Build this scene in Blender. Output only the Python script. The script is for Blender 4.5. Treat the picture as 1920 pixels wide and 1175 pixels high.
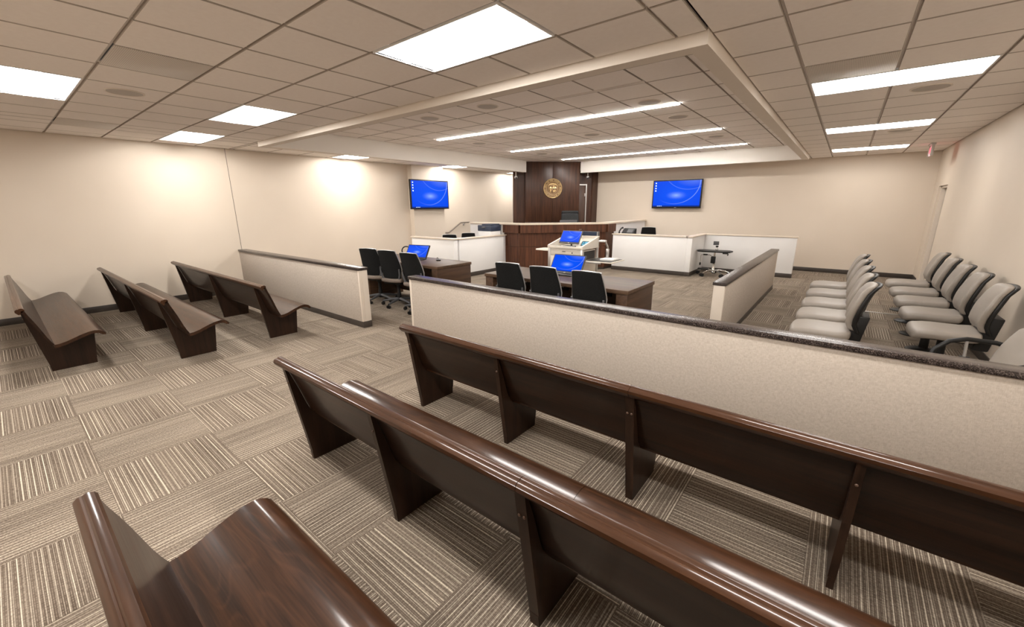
import bpy, bmesh, math, random
from mathutils import Vector, Matrix
random.seed(7)
C = bpy.context.scene
COL = C.collection
for o in list(bpy.data.objects):
    bpy.data.objects.remove(o)

# ------------------------------------------------------------------ camera, world, exposure
cam_d = bpy.data.cameras.new('camera')
cam = bpy.data.objects.new('camera', cam_d); COL.objects.link(cam)
yaw, pitch, roll = math.radians(-38.64286), math.radians(14.70028), math.radians(-0.34695)
cy, sy, cp, sp, cr, sr = math.cos(yaw), math.sin(yaw), math.cos(pitch), math.sin(pitch), math.cos(roll), math.sin(roll)
fwd = Vector((sy*cp, cy*cp, -sp)); rgt = Vector((cy, -sy, 0)); upv = rgt.cross(fwd)
r2 = rgt*cr + upv*sr; u2 = upv*cr - rgt*sr
CAMPOS = Vector((0, 0, 1.652))
m = Matrix((r2, u2, -fwd)).transposed().to_4x4(); m.translation = CAMPOS
cam.matrix_world = m
cam_d.sensor_fit = 'HORIZONTAL'; cam_d.sensor_width = 36.0
cam_d.lens = 765.1377/1920*36.0
cam_d.clip_start = 0.05; cam_d.clip_end = 100
C.camera = cam
w = bpy.data.worlds.new('world'); C.world = w; w.use_nodes = True
w.node_tree.nodes['Background'].inputs[0].default_value = (1.0, 0.95, 0.88, 1)
w.node_tree.nodes['Background'].inputs[1].default_value = 0.05
C.view_settings.view_transform = 'Standard'; C.view_settings.look = 'None'
C.view_settings.gamma = 1.0; C.view_settings.use_curve_mapping = False
C.view_settings.exposure = 0.06
LENS_E, LINE_E = 64.0, 68.0          # radiance of the troffer lenses / linear lights
LCOL = (1.0, 0.965, 0.92)
try:
    C.cycles.max_bounces = 10; C.cycles.diffuse_bounces = 6; C.cycles.sample_clamp_indirect = 6.0
except Exception:
    pass

H, HC = 2.743, 3.0                   # main ceiling, raised ceiling
XL, XR, YB, YF = -9.42, 1.385, 12.85, -2.6
T = 0.6096

# ------------------------------------------------------------------ materials
def mat(name, col, rough=.5, metal=0., spec=.5, coat=0., coat_r=.1, emit=None, es=0.):
    m = bpy.data.materials.new(name); m.use_nodes = True
    b = m.node_tree.nodes['Principled BSDF']
    b.inputs['Base Color'].default_value = (*col, 1)
    b.inputs['Roughness'].default_value = rough
    b.inputs['Metallic'].default_value = metal
    b.inputs['Specular IOR Level'].default_value = spec
    b.inputs['Coat Weight'].default_value = coat
    b.inputs['Coat Roughness'].default_value = coat_r
    if emit:
        b.inputs['Emission Color'].default_value = (*emit, 1)
        b.inputs['Emission Strength'].default_value = es
    return m
class N:
    """small node helper"""
    def __init__(s, m): s.t = m.node_tree; s.b = s.t.nodes['Principled BSDF']
    def n(s, kind, **kw):
        x = s.t.nodes.new(kind)
        for k, v in kw.items(): setattr(x, k, v)
        return x
    def l(s, a, b): s.t.links.new(a, b)
    def val(s, sock, v):
        if hasattr(v, 'is_linked'): s.l(v, sock)
        else: sock.default_value = v
    def math(s, op, a, b=0., clamp=False):
        x = s.n('ShaderNodeMath', operation=op, use_clamp=clamp); s.val(x.inputs[0], a); s.val(x.inputs[1], b); return x.outputs[0]
    def coords(s, kind='Object'): return s.n('ShaderNodeTexCoord').outputs[kind]
    def mapping(s, v, scale=(1,1,1), loc=(0,0,0)):
        x = s.n('ShaderNodeMapping'); s.l(v, x.inputs[0]); x.inputs['Scale'].default_value = scale; x.inputs['Location'].default_value = loc; return x.outputs[0]
    def noise(s, v, scale=5, detail=3, rough=.5):
        x = s.n('ShaderNodeTexNoise'); s.l(v, x.inputs['Vector']); x.inputs['Scale'].default_value = scale
        x.inputs['Detail'].default_value = detail; x.inputs['Roughness'].default_value = rough; return x.outputs['Fac']
    def ramp(s, f, stops):
        x = s.n('ShaderNodeValToRGB'); s.l(f, x.inputs[0]); e = x.color_ramp.elements
        while len(e) < len(stops): e.new(.5)
        for i, (p, c) in enumerate(stops): e[i].position = p; e[i].color = (*c, 1)
        return x.outputs[0]
    def mix(s, f, a, b, blend='MIX'):
        x = s.n('ShaderNodeMix', data_type='RGBA', blend_type=blend); s.val(x.inputs[0], f)
        for i, v in ((6, a), (7, b)):
            if hasattr(v, 'is_linked'): s.l(v, x.inputs[i])
            else: x.inputs[i].default_value = (*v, 1)
        return x.outputs[2]
    def bump(s, h, strength=.2, dist=.01):
        x = s.n('ShaderNodeBump'); s.l(h, x.inputs['Height']); x.inputs['Strength'].default_value = strength; x.inputs['Distance'].default_value = dist
        s.l(x.outputs[0], s.b.inputs['Normal'])
    def color(s, c): s.l(c, s.b.inputs['Base Color'])

def noisy(m, c1, c2, scale, detail=3, bump=0, bscale=None, bd=.003, map_scale=(1,1,1)):
    k = N(m); v = k.mapping(k.coords(), map_scale)
    k.color(k.ramp(k.noise(v, scale, detail), [(.3, c1), (.7, c2)]))
    if bump: k.bump(k.noise(v, bscale or scale, 2), bump, bd)
    return m

def wood(name, dark, light, axis, rough=.28, coat=.3, fine=1.0, coat_r=.16, spec=.5, bump=.06, figure=0.):
    m = mat(name, light, rough, spec=spec, coat=coat, coat_r=coat_r); k = N(m)
    sc = [9*fine]*3; sc[axis] = .55*fine
    v = k.mapping(k.coords(), sc)
    n1 = k.noise(v, 2.2, 5, .6)
    sc2 = [70*fine]*3; sc2[axis] = 2.2*fine
    n2 = k.noise(k.mapping(k.coords(), sc2), 1.6, 3, .6)
    f = k.math('ADD', k.math('MULTIPLY', n1, .65), k.math('MULTIPLY', n2, .35))
    if figure:      # flat-sawn figure: pale curved lines
        sc3 = [5.5*fine]*3; sc3[axis] = 1.1*fine
        ring = k.math('FRACT', k.math('MULTIPLY', k.noise(k.mapping(k.coords(), sc3), 1.0, 2, .45), 13.))
        ring = k.math('SUBTRACT', 1., k.math('MULTIPLY', k.math('ABSOLUTE', k.math('SUBTRACT', ring, .5)), 5.), True)
        f = k.math('ADD', f, k.math('MULTIPLY', k.math('MULTIPLY', ring, n2), figure))
    k.color(k.ramp(f, [(.36, dark), (.64, light)]))
    k.l(k.math('ADD', k.math('MULTIPLY', n2, .12), rough-.05), k.b.inputs['Roughness'])
    k.bump(n2, bump, .002)
    return m

M = {}
M['pew'] = wood('pew_wood', (.015, .0060, .0028), (.048, .0195, .0086), 0, .40, .42, spec=.1, figure=.17, bump=.03, coat_r=.13)
M['pew_panel'] = wood('pew_panel_wood', (.012, .0058, .0033), (.034, .0158, .0085), 2, .38, .0, spec=.25)
M['pew_back'] = wood('pew_back_wood', (.009, .0038, .0019), (.025, .0105, .0051), 0, .36, .32, spec=.1, bump=.02, coat_r=.12)
M['pew_rail'] = wood('pew_rail_wood', (.027, .0110, .0050), (.058, .0240, .0104), 0, .36, .45, spec=.1, bump=.0, coat_r=.09)
M['table'] = wood('table_wood', (.044, .0240, .0135), (.108, .062, .0345), 0, .44, .0, spec=.35)
M['table_end'] = wood('table_end_wood', (.040, .021, .0115), (.088, .047, .026), 1, .45, .0, spec=.25)
M['bench'] = wood('bench_wood', (.036, .0135, .0072), (.122, .046, .022), 2, .4, .0, spec=.3)
M['panel'] = wood('wall_panel_wood', (.026, .0108, .0062), (.080, .0325, .0168), 2, .36, .0, spec=.35)
M['wall'] = noisy(mat('wall_paint', (.63, .545, .45), .55, spec=.35), (.615, .53, .435), (.64, .555, .46), 1.2, 2, .03, 220, .001)
M['ceiling'] = noisy(mat('ceiling_tile_face', (.90, .84, .795), .9, spec=.1), (.885, .825, .78), (.91, .855, .81), 26, 4, .12, 160, .002)
M['tile_edge_shade'] = mat('ceiling_tile_edge_shade', (.46, .41, .365), .95, spec=.05)  # tile sides darker than the face: gap shadow painted into their colour
M['tee'] = mat('ceiling_tee_metal', (.88, .82, .775), .6, spec=.3)
M['soffit'] = noisy(mat('soffit_paint', (.76, .69, .61), .7, spec=.2), (.75, .68, .60), (.77, .70, .62), 2)
M['fascia'] = noisy(mat('fascia_paint', (.84, .80, .745), .7, spec=.2), (.83, .79, .735), (.85, .81, .755), 2)
M['base'] = noisy(mat('vinyl_base', (.045, .035, .028), .45), (.040, .031, .025), (.052, .041, .033), 6)
M['white'] = noisy(mat('white_laminate', (.80, .79, .775), .4), (.79, .78, .765), (.81, .80, .785), 3)
M['cap_beige'] = noisy(mat('beige_ledge', (.66, .57, .47), .35), (.64, .55, .45), (.68, .59, .49), 30)
M['trim'] = mat('end_trim_paint', (.66, .585, .50), .45)
def fabric():
    m = mat('partition_fabric', (.5, .43, .36), .95, spec=.1); k = N(m); v = k.coords()
    a = k.noise(k.mapping(v, (40, 40, 420)), 1, 2); b = k.noise(k.mapping(v, (420, 420, 40)), 1, 2)
    c = k.noise(k.mapping(v, (60, 60, 60)), 1, 3)
    f = k.math('ADD', k.math('MULTIPLY', k.math('ADD', a, b), .36), k.math('MULTIPLY', c, .28))
    k.color(k.ramp(f, [(.30, (.34, .292, .245)), (.70, (.55, .485, .418))])); k.bump(f, .25, .002); return m
M['fabric'] = fabric()
def speckle():
    m = mat('speckled_cap', (.06, .045, .04), .27); k = N(m); v = k.coords()
    f = k.noise(v, 190, 2, .7)
    k.color(k.ramp(f, [(.40, (.012, .008, .007)), (.54, (.040, .029, .026)), (.68, (.15, .122, .108))])); return m
M['cap_dark'] = speckle()
def carpet():
    m = mat('carpet_pile', (.2, .16, .11), .95, spec=.05); k = N(m)
    uv = k.coords('UV')
    sx = k.n('ShaderNodeSeparateXYZ'); k.l(uv, sx.inputs[0]); u, v = sx.outputs[0], sx.outputs[1]
    wob = k.noise(k.mapping(uv, (3, 60, 1)), 1, 1)
    vv = k.math('ADD', v, k.math('MULTIPLY', k.math('SUBTRACT', wob, .5), .0022))
    # narrow cream lines, about 24 mm apart, of uneven weight, over a grid of fine ribs 6 mm apart
    p = k.math('FRACT', k.math('MULTIPLY', vv, 1/.0262))
    line = k.math('SUBTRACT', 1., k.math('MULTIPLY', k.math('ABSOLUTE', k.math('SUBTRACT', p, .5)), 8.5), True)
    q = k.math('FRACT', k.math('ADD', k.math('MULTIPLY', vv, 1/.0171), .3))
    line2 = k.math('SUBTRACT', 1., k.math('MULTIPLY', k.math('ABSOLUTE', k.math('SUBTRACT', q, .5)), 8.0), True)
    rib = k.math('FRACT', k.math('MULTIPLY', vv, 1/.0066))
    rib = k.math('SUBTRACT', 1., k.math('MULTIPLY', k.math('ABSOLUTE', k.math('SUBTRACT', rib, .5)), 2.4), True)
    band = k.noise(k.mapping(uv, (.25, 34, 1)), 1, 2, .6)
    band = k.math('MULTIPLY', k.math('SUBTRACT', band, .34), 3.2, True)
    dash = k.noise(k.mapping(uv, (130, 60, 1)), 1, 2, .6)
    dash = k.math('MULTIPLY', k.math('SUBTRACT', dash, .36), 3.0, True)
    f = k.math('MULTIPLY', k.math('ADD', line, k.math('MULTIPLY', line2, .55)), k.math('ADD', .25, k.math('MULTIPLY', band, .9)))
    f = k.math('MULTIPLY', f, k.math('ADD', .62, k.math('MULTIPLY', dash, .45)), True)
    g = k.math('MULTIPLY', rib, dash)
    big = k.noise(k.mapping(uv, (1.3, 4.5, 1)), 1, 2)
    base = k.ramp(k.math('ADD', k.math('MULTIPLY', g, .6), k.math('MULTIPLY', big, .4)), [(.14, (.080, .060, .045)), (.72, (.30, .242, .187))])
    k.color(k.mix(f, base, (.82, .72, .58)))
    k.bump(k.math('ADD', f, k.math('MULTIPLY', g, .7)), .5, .004)
    return m
M['carpet'] = carpet()
M['carpet_back'] = mat('carpet_backing', (.06, .048, .035), .95)
M['vinyl'] = noisy(mat('grey_vinyl', (.255, .222, .190), .46), (.245, .213, .182), (.267, .233, .199), 9, 3, .05, 300, .001)
M['seat_brown'] = noisy(mat('brown_seat_cloth', (.16, .125, .10), .9), (.13, .10, .08), (.19, .15, .12), 120, 2, .2, 300)
M['black_cloth'] = noisy(mat('black_mesh_cloth', (.008, .008, .008), .8, spec=.15), (.006, .006, .006), (.011, .011, .011), 90, 2, .15, 400)
M['black'] = mat('black_plastic', (.010, .0095, .009), .45, spec=.3)
M['black_leather'] = noisy(mat('black_leather', (.010, .0105, .011), .5, spec=.25), (.008, .0085, .009), (.013, .0135, .0145), 30, 3, .1, 200)
M['graphite'] = mat('graphite_plastic', (.075, .075, .078), .45)
M['silver'] = mat('silver_rim', (.45, .44, .43), .35, .6)
M['chrome'] = mat('chrome', (.75, .74, .72), .12, 1.)
M['alu'] = mat('brushed_aluminium', (.62, .61, .60), .32, .9)
M['putty'] = noisy(mat('putty_laminate', (.70, .645, .56), .4), (.69, .635, .55), (.715, .66, .575), 6)
M['putty_dark'] = mat('dark_interior', (.03, .026, .022), .6)
M['plastic_white'] = mat('white_plastic', (.78, .77, .75), .35)
M['navy'] = mat('dark_blue_plastic', (.022, .032, .06), .4)
M['rail_metal'] = mat('handrail_metal', (.30, .26, .22), .35, .8)
M['speaker'] = noisy(mat('speaker_mesh', (.50, .45, .40), .7), (.44, .395, .355), (.54, .49, .445), 900, 1, .2, 900)
M['slot'] = mat('diffuser_slot', (.035, .03, .027), .6)
M['bolt'] = mat('bolt_cap', (.10, .055, .035), .35)
M['bronze'] = noisy(mat('seal_bronze', (.62, .44, .20), .38, .55), (.54, .36, .14), (.74, .56, .30), 40)
M['bronze_dark'] = mat('seal_field', (.19, .11, .055), .45, .4)
M['door'] = wood('door_wood', (.045, .022, .013), (.085, .042, .025), 2, .4, .1)
M['door_paint'] = mat('door_paint', (.42, .36, .30), .5)
M['lens'] = mat('lamp_lens', (.9, .9, .9), .5, emit=LCOL, es=LENS_E)
M['lens_right'] = mat('lamp_lens_right', (.9, .9, .9), .5, emit=LCOL, es=LENS_E*.6)
M['line'] = mat('line_lamp', (.9, .9, .9), .5, emit=LCOL, es=LINE_E)
M['reflector'] = mat('reflector_white', (.86, .86, .86), .35)
M['exit_red'] = mat('exit_red', (.5, .02, .03), .4, emit=(1., .09, .13), es=1.6)
M['exit_glass'] = mat('exit_acrylic', (.85, .75, .75), .15, emit=(1., .25, .3), es=.35)
M['icon'] = mat('screen_icon', (.8, .9, 1), .4, emit=(.55, .85, 1), es=1.)
def grille():
    m = mat('perforated_vent', (.5, .45, .40), .6); k = N(m)
    v = k.mapping(k.coords(), (90, 90, 90))
    s = k.n('ShaderNodeTexVoronoi'); k.l(v, s.inputs['Vector']); s.inputs['Randomness'].default_value = 0; s.inputs['Scale'].default_value = 1
    k.color(k.ramp(s.outputs['Distance'], [(.26, (.36, .325, .29)), (.36, (.66, .60, .54))])); return m
M['grille'] = grille()
def screen():
    m = mat('desktop_screen', (.001, .002, .01), .3, spec=.08); k = N(m)
    sx = k.n('ShaderNodeSeparateXYZ'); k.l(k.coords('UV'), sx.inputs[0]); u, v = sx.outputs[0], sx.outputs[1]
    def dist(cx, cyy, ax=1., ay=1.):
        a = k.math('MULTIPLY', k.math('SUBTRACT', u, cx), ax); b = k.math('MULTIPLY', k.math('SUBTRACT', v, cyy), ay)
        return k.math('SQRT', k.math('ADD', k.math('MULTIPLY', a, a), k.math('MULTIPLY', b, b)))
    glow = k.math('SUBTRACT', 1., k.math('MULTIPLY', dist(.50, .44, 1., 1.35), 3.9), True)
    glow = k.math('MULTIPLY', glow, glow)
    top = k.math('SUBTRACT', 1., k.math('MULTIPLY', dist(.85, 1.05, 1., 1.3), 2.6), True)
    def arc(cx, cyy, r, wd, ax=1., ay=.62):
        return k.math('SUBTRACT', 1., k.math('DIVIDE', k.math('ABSOLUTE', k.math('SUBTRACT', dist(cx, cyy, ax, ay), r)), wd), True)
    a1 = k.math('MULTIPLY', arc(.46, .95, .52, .013), k.math('SUBTRACT', u, .12, True))
    a2 = k.math('MULTIPLY', arc(.75, 1.55, .55, .010), .5)
    f = k.math('ADD', k.math('MULTIPLY', glow, .62), k.math('ADD', k.math('MULTIPLY', top, .22), k.math('ADD', k.math('MULTIPLY', a1, .55), k.math('MULTIPLY', a2, .45))), True)
    side = k.math('MULTIPLY', dist(.5, .5), 1.0, True)
    base = k.mix(side, (.0, .10, 1.), (.0, .050, .80))
    c = k.mix(f, base, (.50, .72, 1.))
    # thin dark taskbar along the lower edge
    bar = k.math('LESS_THAN', v, .045)
    c = k.mix(k.math('MULTIPLY', bar, .8), c, (.0, .02, .18))
    k.l(c, k.b.inputs['Emission Color']); k.b.inputs['Emission Strength'].default_value = .95
    return m
M['screen'] = screen()
def touch():
    m = mat('touch_panel_screen', (.01, .02, .03), .25); k = N(m)
    f = k.noise(k.mapping(k.coords('UV'), (3, 4, 1)), 1, 3)
    k.l(k.ramp(f, [(.35, (.01, .10, .22)), (.6, (.25, .75, .95))]), k.b.inputs['Emission Color']); k.b.inputs['Emission Strength'].default_value = .8
    return m
M['touch'] = touch()

# ------------------------------------------------------------------ mesh building
class Bld:
    def __init__(s): s.v = []; s.f = []; s.uv = {}; s.mi = []
    def add(s, vs, fs, mi=0, uvs=None):
        o = len(s.v); s.v += [tuple(p) for p in vs]
        for i, f in enumerate(fs):
            if uvs: s.uv[len(s.f)] = uvs[i]
            s.f.append([o+j for j in f]); s.mi.append(mi)
        return s
    def box(s, x0, x1, y0, y1, z0, z1, mi=0):
        x0, x1 = sorted((x0, x1)); y0, y1 = sorted((y0, y1)); z0, z1 = sorted((z0, z1))
        vs = [(x, y, z) for z in (z0, z1) for y in (y0, y1) for x in (x0, x1)]
        return s.add(vs, [(0,2,3,1), (4,5,7,6), (0,1,5,4), (1,3,7,5), (3,2,6,7), (2,0,4,6)], mi)
    def cbox(s, x0, x1, y0, y1, z0, z1, b=.004, mi=0):
        """box with chamfered / rounded edges"""
        x0, x1 = sorted((x0, x1)); y0, y1 = sorted((y0, y1)); z0, z1 = sorted((z0, z1))
        b = min(b, (x1-x0)*.45, (y1-y0)*.45, (z1-z0)*.45)
        bm = bmesh.new(); bmesh.ops.create_cube(bm, size=1)
        for p in bm.verts: p.co = Vector((x0+(p.co.x+.5)*(x1-x0), y0+(p.co.y+.5)*(y1-y0), z0+(p.co.z+.5)*(z1-z0)))
        bmesh.ops.bevel(bm, geom=list(bm.edges), offset=b, segments=2, profile=.5, affect='EDGES')
        bm.verts.index_update()
        s.add([p.co for p in bm.verts], [[p.index for p in f.verts] for f in bm.faces], mi); bm.free(); return s
    def rbox(s, c, hx, hy, hz, r, n=4, fn=None, mi=0):
        """smoothly rounded block, optional deform fn(Vector)->Vector in local coordinates"""
        def samp(h):
            rr = min(r, h); inn = h-rr
            a = [-h, -h+rr*.25, -h+rr*.6]
            if inn > 1e-6: a += [-inn+2*inn*i/n for i in range(n+1)]
            else: a += [0]
            return a+[h-rr*.6, h-rr*.25, h]
        H3 = (hx, hy, hz); S = [samp(h) for h in H3]; idx = {}; vs = []; fs = []
        def vert(q):
            key = tuple(round(t, 6) for t in q)
            if key not in idx:
                core = Vector([max(-(h-min(r, h)), min(h-min(r, h), t)) for t, h in zip(q, H3)])
                d = Vector(q)-core
                p = core+d.normalized()*min(r, *H3) if d.length > 1e-9 else core
                p = Vector([max(-h, min(h, t)) for t, h in zip(p, H3)])
                idx[key] = len(vs); vs.append((fn(p) if fn else p)+Vector(c))
            return idx[key]
        for ax in range(3):
            b, d = (ax+1) % 3, (ax+2) % 3
            for sg in (-1, 1):
                for i in range(len(S[b])-1):
                    for j in range(len(S[d])-1):
                        qs = []
                        for di, dj in ((0,0), (1,0), (1,1), (0,1)):
                            q = [0,0,0]; q[ax] = sg*H3[ax]; q[b] = S[b][i+di]; q[d] = S[d][j+dj]; qs.append(vert(q))
                        fs.append(qs if sg > 0 else qs[::-1])
        return s.add(vs, fs, mi)
    def prism(s, prof, a0, a1, axis=0, mi=0):
        """extrude a closed profile of (p,q) pairs along an axis: 0 -> (y,z), 1 -> (x,z), 2 -> (x,y)"""
        def P(a, p, q): return ((a, p, q), (p, a, q), (p, q, a))[axis]
        n = len(prof); vs = [P(a0, *t) for t in prof]+[P(a1, *t) for t in prof]
        fs = [list(range(n))[::-1], list(range(n, 2*n))]+[[i, (i+1) % n, n+(i+1) % n, n+i] for i in range(n)]
        return s.add(vs, fs, mi)
    def tube(s, pts, r, seg=10, mi=0, cap=True):
        pts = [Vector(p) for p in pts]; n = len(pts); R = r if isinstance(r, (list, tuple)) else [r]*n
        vs = []; up = None
        for i, p in enumerate(pts):
            t = (pts[min(i+1, n-1)]-pts[max(i-1, 0)]).normalized()
            if up is None: up = t.orthogonal().normalized()
            up = (up-t*up.dot(t)).normalized(); sd = t.cross(up)
            for k in range(seg):
                a = 2*math.pi*k/seg; vs.append(p+up*math.cos(a)*R[i]+sd*math.sin(a)*R[i])
        fs = [[i*seg+k, i*seg+(k+1) % seg, (i+1)*seg+(k+1) % seg, (i+1)*seg+k] for i in range(n-1) for k in range(seg)]
        if cap: fs += [list(range(seg))[::-1], list(range((n-1)*seg, n*seg))]
        return s.add(vs, fs, mi)
    def lathe(s, prof, c=(0,0,0), seg=20, mi=0, axis='z'):
        vs = []; n = len(prof)
        for r, z in prof:
            for k in range(seg):
                a = 2*math.pi*k/seg; x, y = r*math.cos(a), r*math.sin(a)
                p = {'z': (x, y, z), 'y': (x, z, -y), 'x': (z, x, y)}[axis]
                vs.append((p[0]+c[0], p[1]+c[1], p[2]+c[2]))
        fs = [[i*seg+k, i*seg+(k+1) % seg, (i+1)*seg+(k+1) % seg, (i+1)*seg+k] for i in range(n-1) for k in range(seg)]
        fs += [list(range(seg))[::-1], list(range((n-1)*seg, n*seg))]
        return s.add(vs, fs, mi)
    def mesh(s, name, mats, smooth=True, ang=.7):
        me = bpy.data.meshes.new(name); me.from_pydata([tuple(p) for p in s.v], [], s.f)
        for m_ in (mats if isinstance(mats, (list, tuple)) else [mats]): me.materials.append(m_)
        me.polygons.foreach_set('material_index', s.mi)
        if s.uv:
            L = me.uv_layers.new(name='UVMap')
            for fi, uvs in s.uv.items():
                for li, c in zip(me.polygons[fi].loop_indices, uvs): L.data[li].uv = c
        bm = bmesh.new(); bm.from_mesh(me); bmesh.ops.recalc_face_normals(bm, faces=bm.faces); bm.to_mesh(me); bm.free()
        if smooth:
            me.shade_smooth(); me.set_sharp_from_angle(angle=ang)
        return me
    def obj(s, name, mats, parent=None, loc=None, rotz=0, smooth=True, ang=.7):
        return link(name, s.mesh(name, mats, smooth, ang), parent, loc, rotz)
def link(name, me, parent=None, loc=None, rotz=0):
    o = bpy.data.objects.new(name, me); COL.objects.link(o)
    if parent is not None: o.parent = parent
    if loc: o.location = loc
    if rotz: o.rotation_euler.z = rotz
    return o
def tag(o, label=None, cat=None, group=None, kind=None):
    for k_, v_ in (('label', label), ('category', cat), ('group', group), ('kind', kind)):
        if v_: o[k_] = v_
    return o
def thing(name, label, cat, loc=(0,0,0), rotz=0, group=None):
    o = link(name, None, None, loc, rotz); return tag(o, label, cat, group)
def struct(o, label=None): return tag(o, label, None, None, 'structure')
def kids(o): return list(o.children)
def copy_tree(o, parent=None):
    c = o.copy(); COL.objects.link(c); c.parent = parent
    for ch in kids(o): copy_tree(ch, c)
    return c
def place(proto, first, loc, rotz, label, group=None):
    o = proto if first else copy_tree(proto)
    o.location = loc; o.rotation_euler.z = rotz; tag(o, label, None, group); return o
D = math.radians

# ------------------------------------------------------------------ room shell
# floor: backing slab with loose-laid carpet tiles, quarter-turned like a chequerboard
fl = Bld().box(XL-.3, XR+.3, YF-.2, YB+.3, -.15, -.007).obj('floor', M['carpet_back'], smooth=False)
struct(fl, 'grey brown carpet tiles laid in a quarter turned pattern')
CT, CX0, CY0 = .603, -3.52, .137
def tile_mesh(x0, x1, y0, y1, turned, du, dv, b=None):
    """one carpet tile with eased edges; uv in metres, u along the stripes"""
    b = b or Bld(); e = .0004
    o = [(x0+e, y0+e, -.0010), (x1-e, y0+e, -.0010), (x1-e, y1-e, -.0010), (x0+e, y1-e, -.0010)]
    i = [(x0+.002, y0+.002, 0), (x1-.002, y0+.002, 0), (x1-.002, y1-.002, 0), (x0+.002, y1-.002, 0)]
    l = [(p[0], p[1], -.0068) for p in o]
    vs = l+o+i; fs = [(8,9,10,11)]
    for k_ in range(4): fs += [(4+k_, 4+(k_+1) % 4, 8+(k_+1) % 4, 8+k_), (k_, (k_+1) % 4, 4+(k_+1) % 4, 4+k_)]
    def U(p): return (p[1]+du, p[0]+dv) if turned else (p[0]+du, p[1]+dv)
    b.add(vs, fs, 0, [[U(vs[j]) for j in f] for f in fs]); return b
protos = {}
for t in (0, 1):
    for k_ in range(6):
        protos[t, k_] = tile_mesh(0, CT, 0, CT, t, random.uniform(0, 40), random.uniform(0, 40)).mesh('carpet_tile', M['carpet'], False)
cells = []
i0, i1 = math.floor((XL-CX0)/CT), math.ceil((XR-CX0)/CT)
j0, j1 = math.floor((YF-CY0)/CT), math.ceil((YB-CY0)/CT)
for i in range(i0, i1):
    for j in range(j0, j1):
        x0, x1 = max(XL, CX0+i*CT), min(XR, CX0+(i+1)*CT); y0, y1 = max(YF, CY0+j*CT), min(YB, CY0+(j+1)*CT)
        if x1-x0 < .01 or y1-y0 < .01: continue
        c_ = Vector(((x0+x1)/2, (y0+y1)/2, 0)); d_ = c_-CAMPOS
        front = d_.dot(fwd) > .25 and abs(d_.dot(rgt)) < d_.dot(fwd)*1.45
        cells.append((0 if front else 1, d_.length, i, j, x0, x1, y0, y1))
cells.sort()
rest = Bld()
for n_, (fr, dd, i, j, x0, x1, y0, y1) in enumerate(cells):
    turned = (i+j) % 2; turned = 1 if turned else 0
    whole = x1-x0 > CT-.001 and y1-y0 > CT-.001
    if n_ < 290 and not fr:
        if whole: link('carpet_tile', protos[turned, (i*7+j*3) % 6], fl, (x0, y0, 0))
        else: tile_mesh(x0, x1, y0, y1, turned, random.uniform(0, 40), random.uniform(0, 40)).obj('carpet_tile', M['carpet'], fl, smooth=False)
    else:
        tile_mesh(x0, x1, y0, y1, turned, random.uniform(0, 40), random.uniform(0, 40), rest)
tag(rest.obj('far_carpet_tiles', M['carpet'], fl, smooth=False), kind='stuff')

# walls
struct(Bld().box(XL-.15, XL, YF-.15, YB+.15, -.15, 3.5).obj('wall_left', M['wall'], smooth=False), 'beige painted wall behind the left pews')
struct(Bld().box(XL, XR+.15, YB, YB+.15, -.15, 3.5).obj('wall_back', M['wall'], smooth=False), 'beige painted wall at the far end of the room')
struct(Bld().box(XL, XR+.15, YF-.15, YF, -.15, 3.5).obj('wall_front', M['wall'], smooth=False), 'beige wall behind the camera')
DY0, DY1, DZ = 11.25, 12.22, 2.0
wr = Bld().box(XR, XR+.15, YF, DY0, -.15, 3.5).box(XR, XR+.15, DY1, YB, -.15, 3.5).box(XR, XR+.15, DY0, DY1, DZ, 3.5)
wr.box(XR+.15, XR+.25, DY0-.1, DY1+.1, -.15, DZ+.2)
struct(wr.obj('wall_right', M['wall'], smooth=False), 'beige painted wall behind the juror chairs')
d1 = struct(Bld().cbox(XR+.105, XR+.145, DY0+.05, DY1-.05, .005, DZ-.04, .003).obj('door_1', M['door_paint']), 'painted door set back in the right wall')
fr = Bld().box(XR+.04, XR+.1499, DY0, DY0+.045, 0, DZ).box(XR+.04, XR+.1499, DY1-.045, DY1, 0, DZ).box(XR+.04, XR+.1499, DY0, DY1, DZ-.04, DZ)
fr.obj('door_frame', M['trim'], d1, smooth=False)
Bld().tube([(XR+.105, DY0+.13, 1.0), (XR+.06, DY0+.13, 1.0), (XR+.06, DY0+.25, 1.0)], .01, 8).obj('door_handle', M['alu'], d1)
Bld().cbox(XR+.07, XR+.104, DY0+.1, DY0+.4, DZ-.13, DZ-.06, .006).obj('door_closer', M['graphite'], d1)
# pilaster carrying the left screen, and the control joint in the wall
struct(Bld().box(XL, -9.25, 7.31, 8.42, 0, 2.743).obj('trim_1', M['wall'], smooth=False), 'shallow beige pilaster carrying the left screen')
struct(Bld().box(XL-.001, XL+.0025, 3.075, 3.081, .85, H).obj('trim_2', M['slot'], smooth=False), 'thin dark joint running up the left wall')
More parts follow.
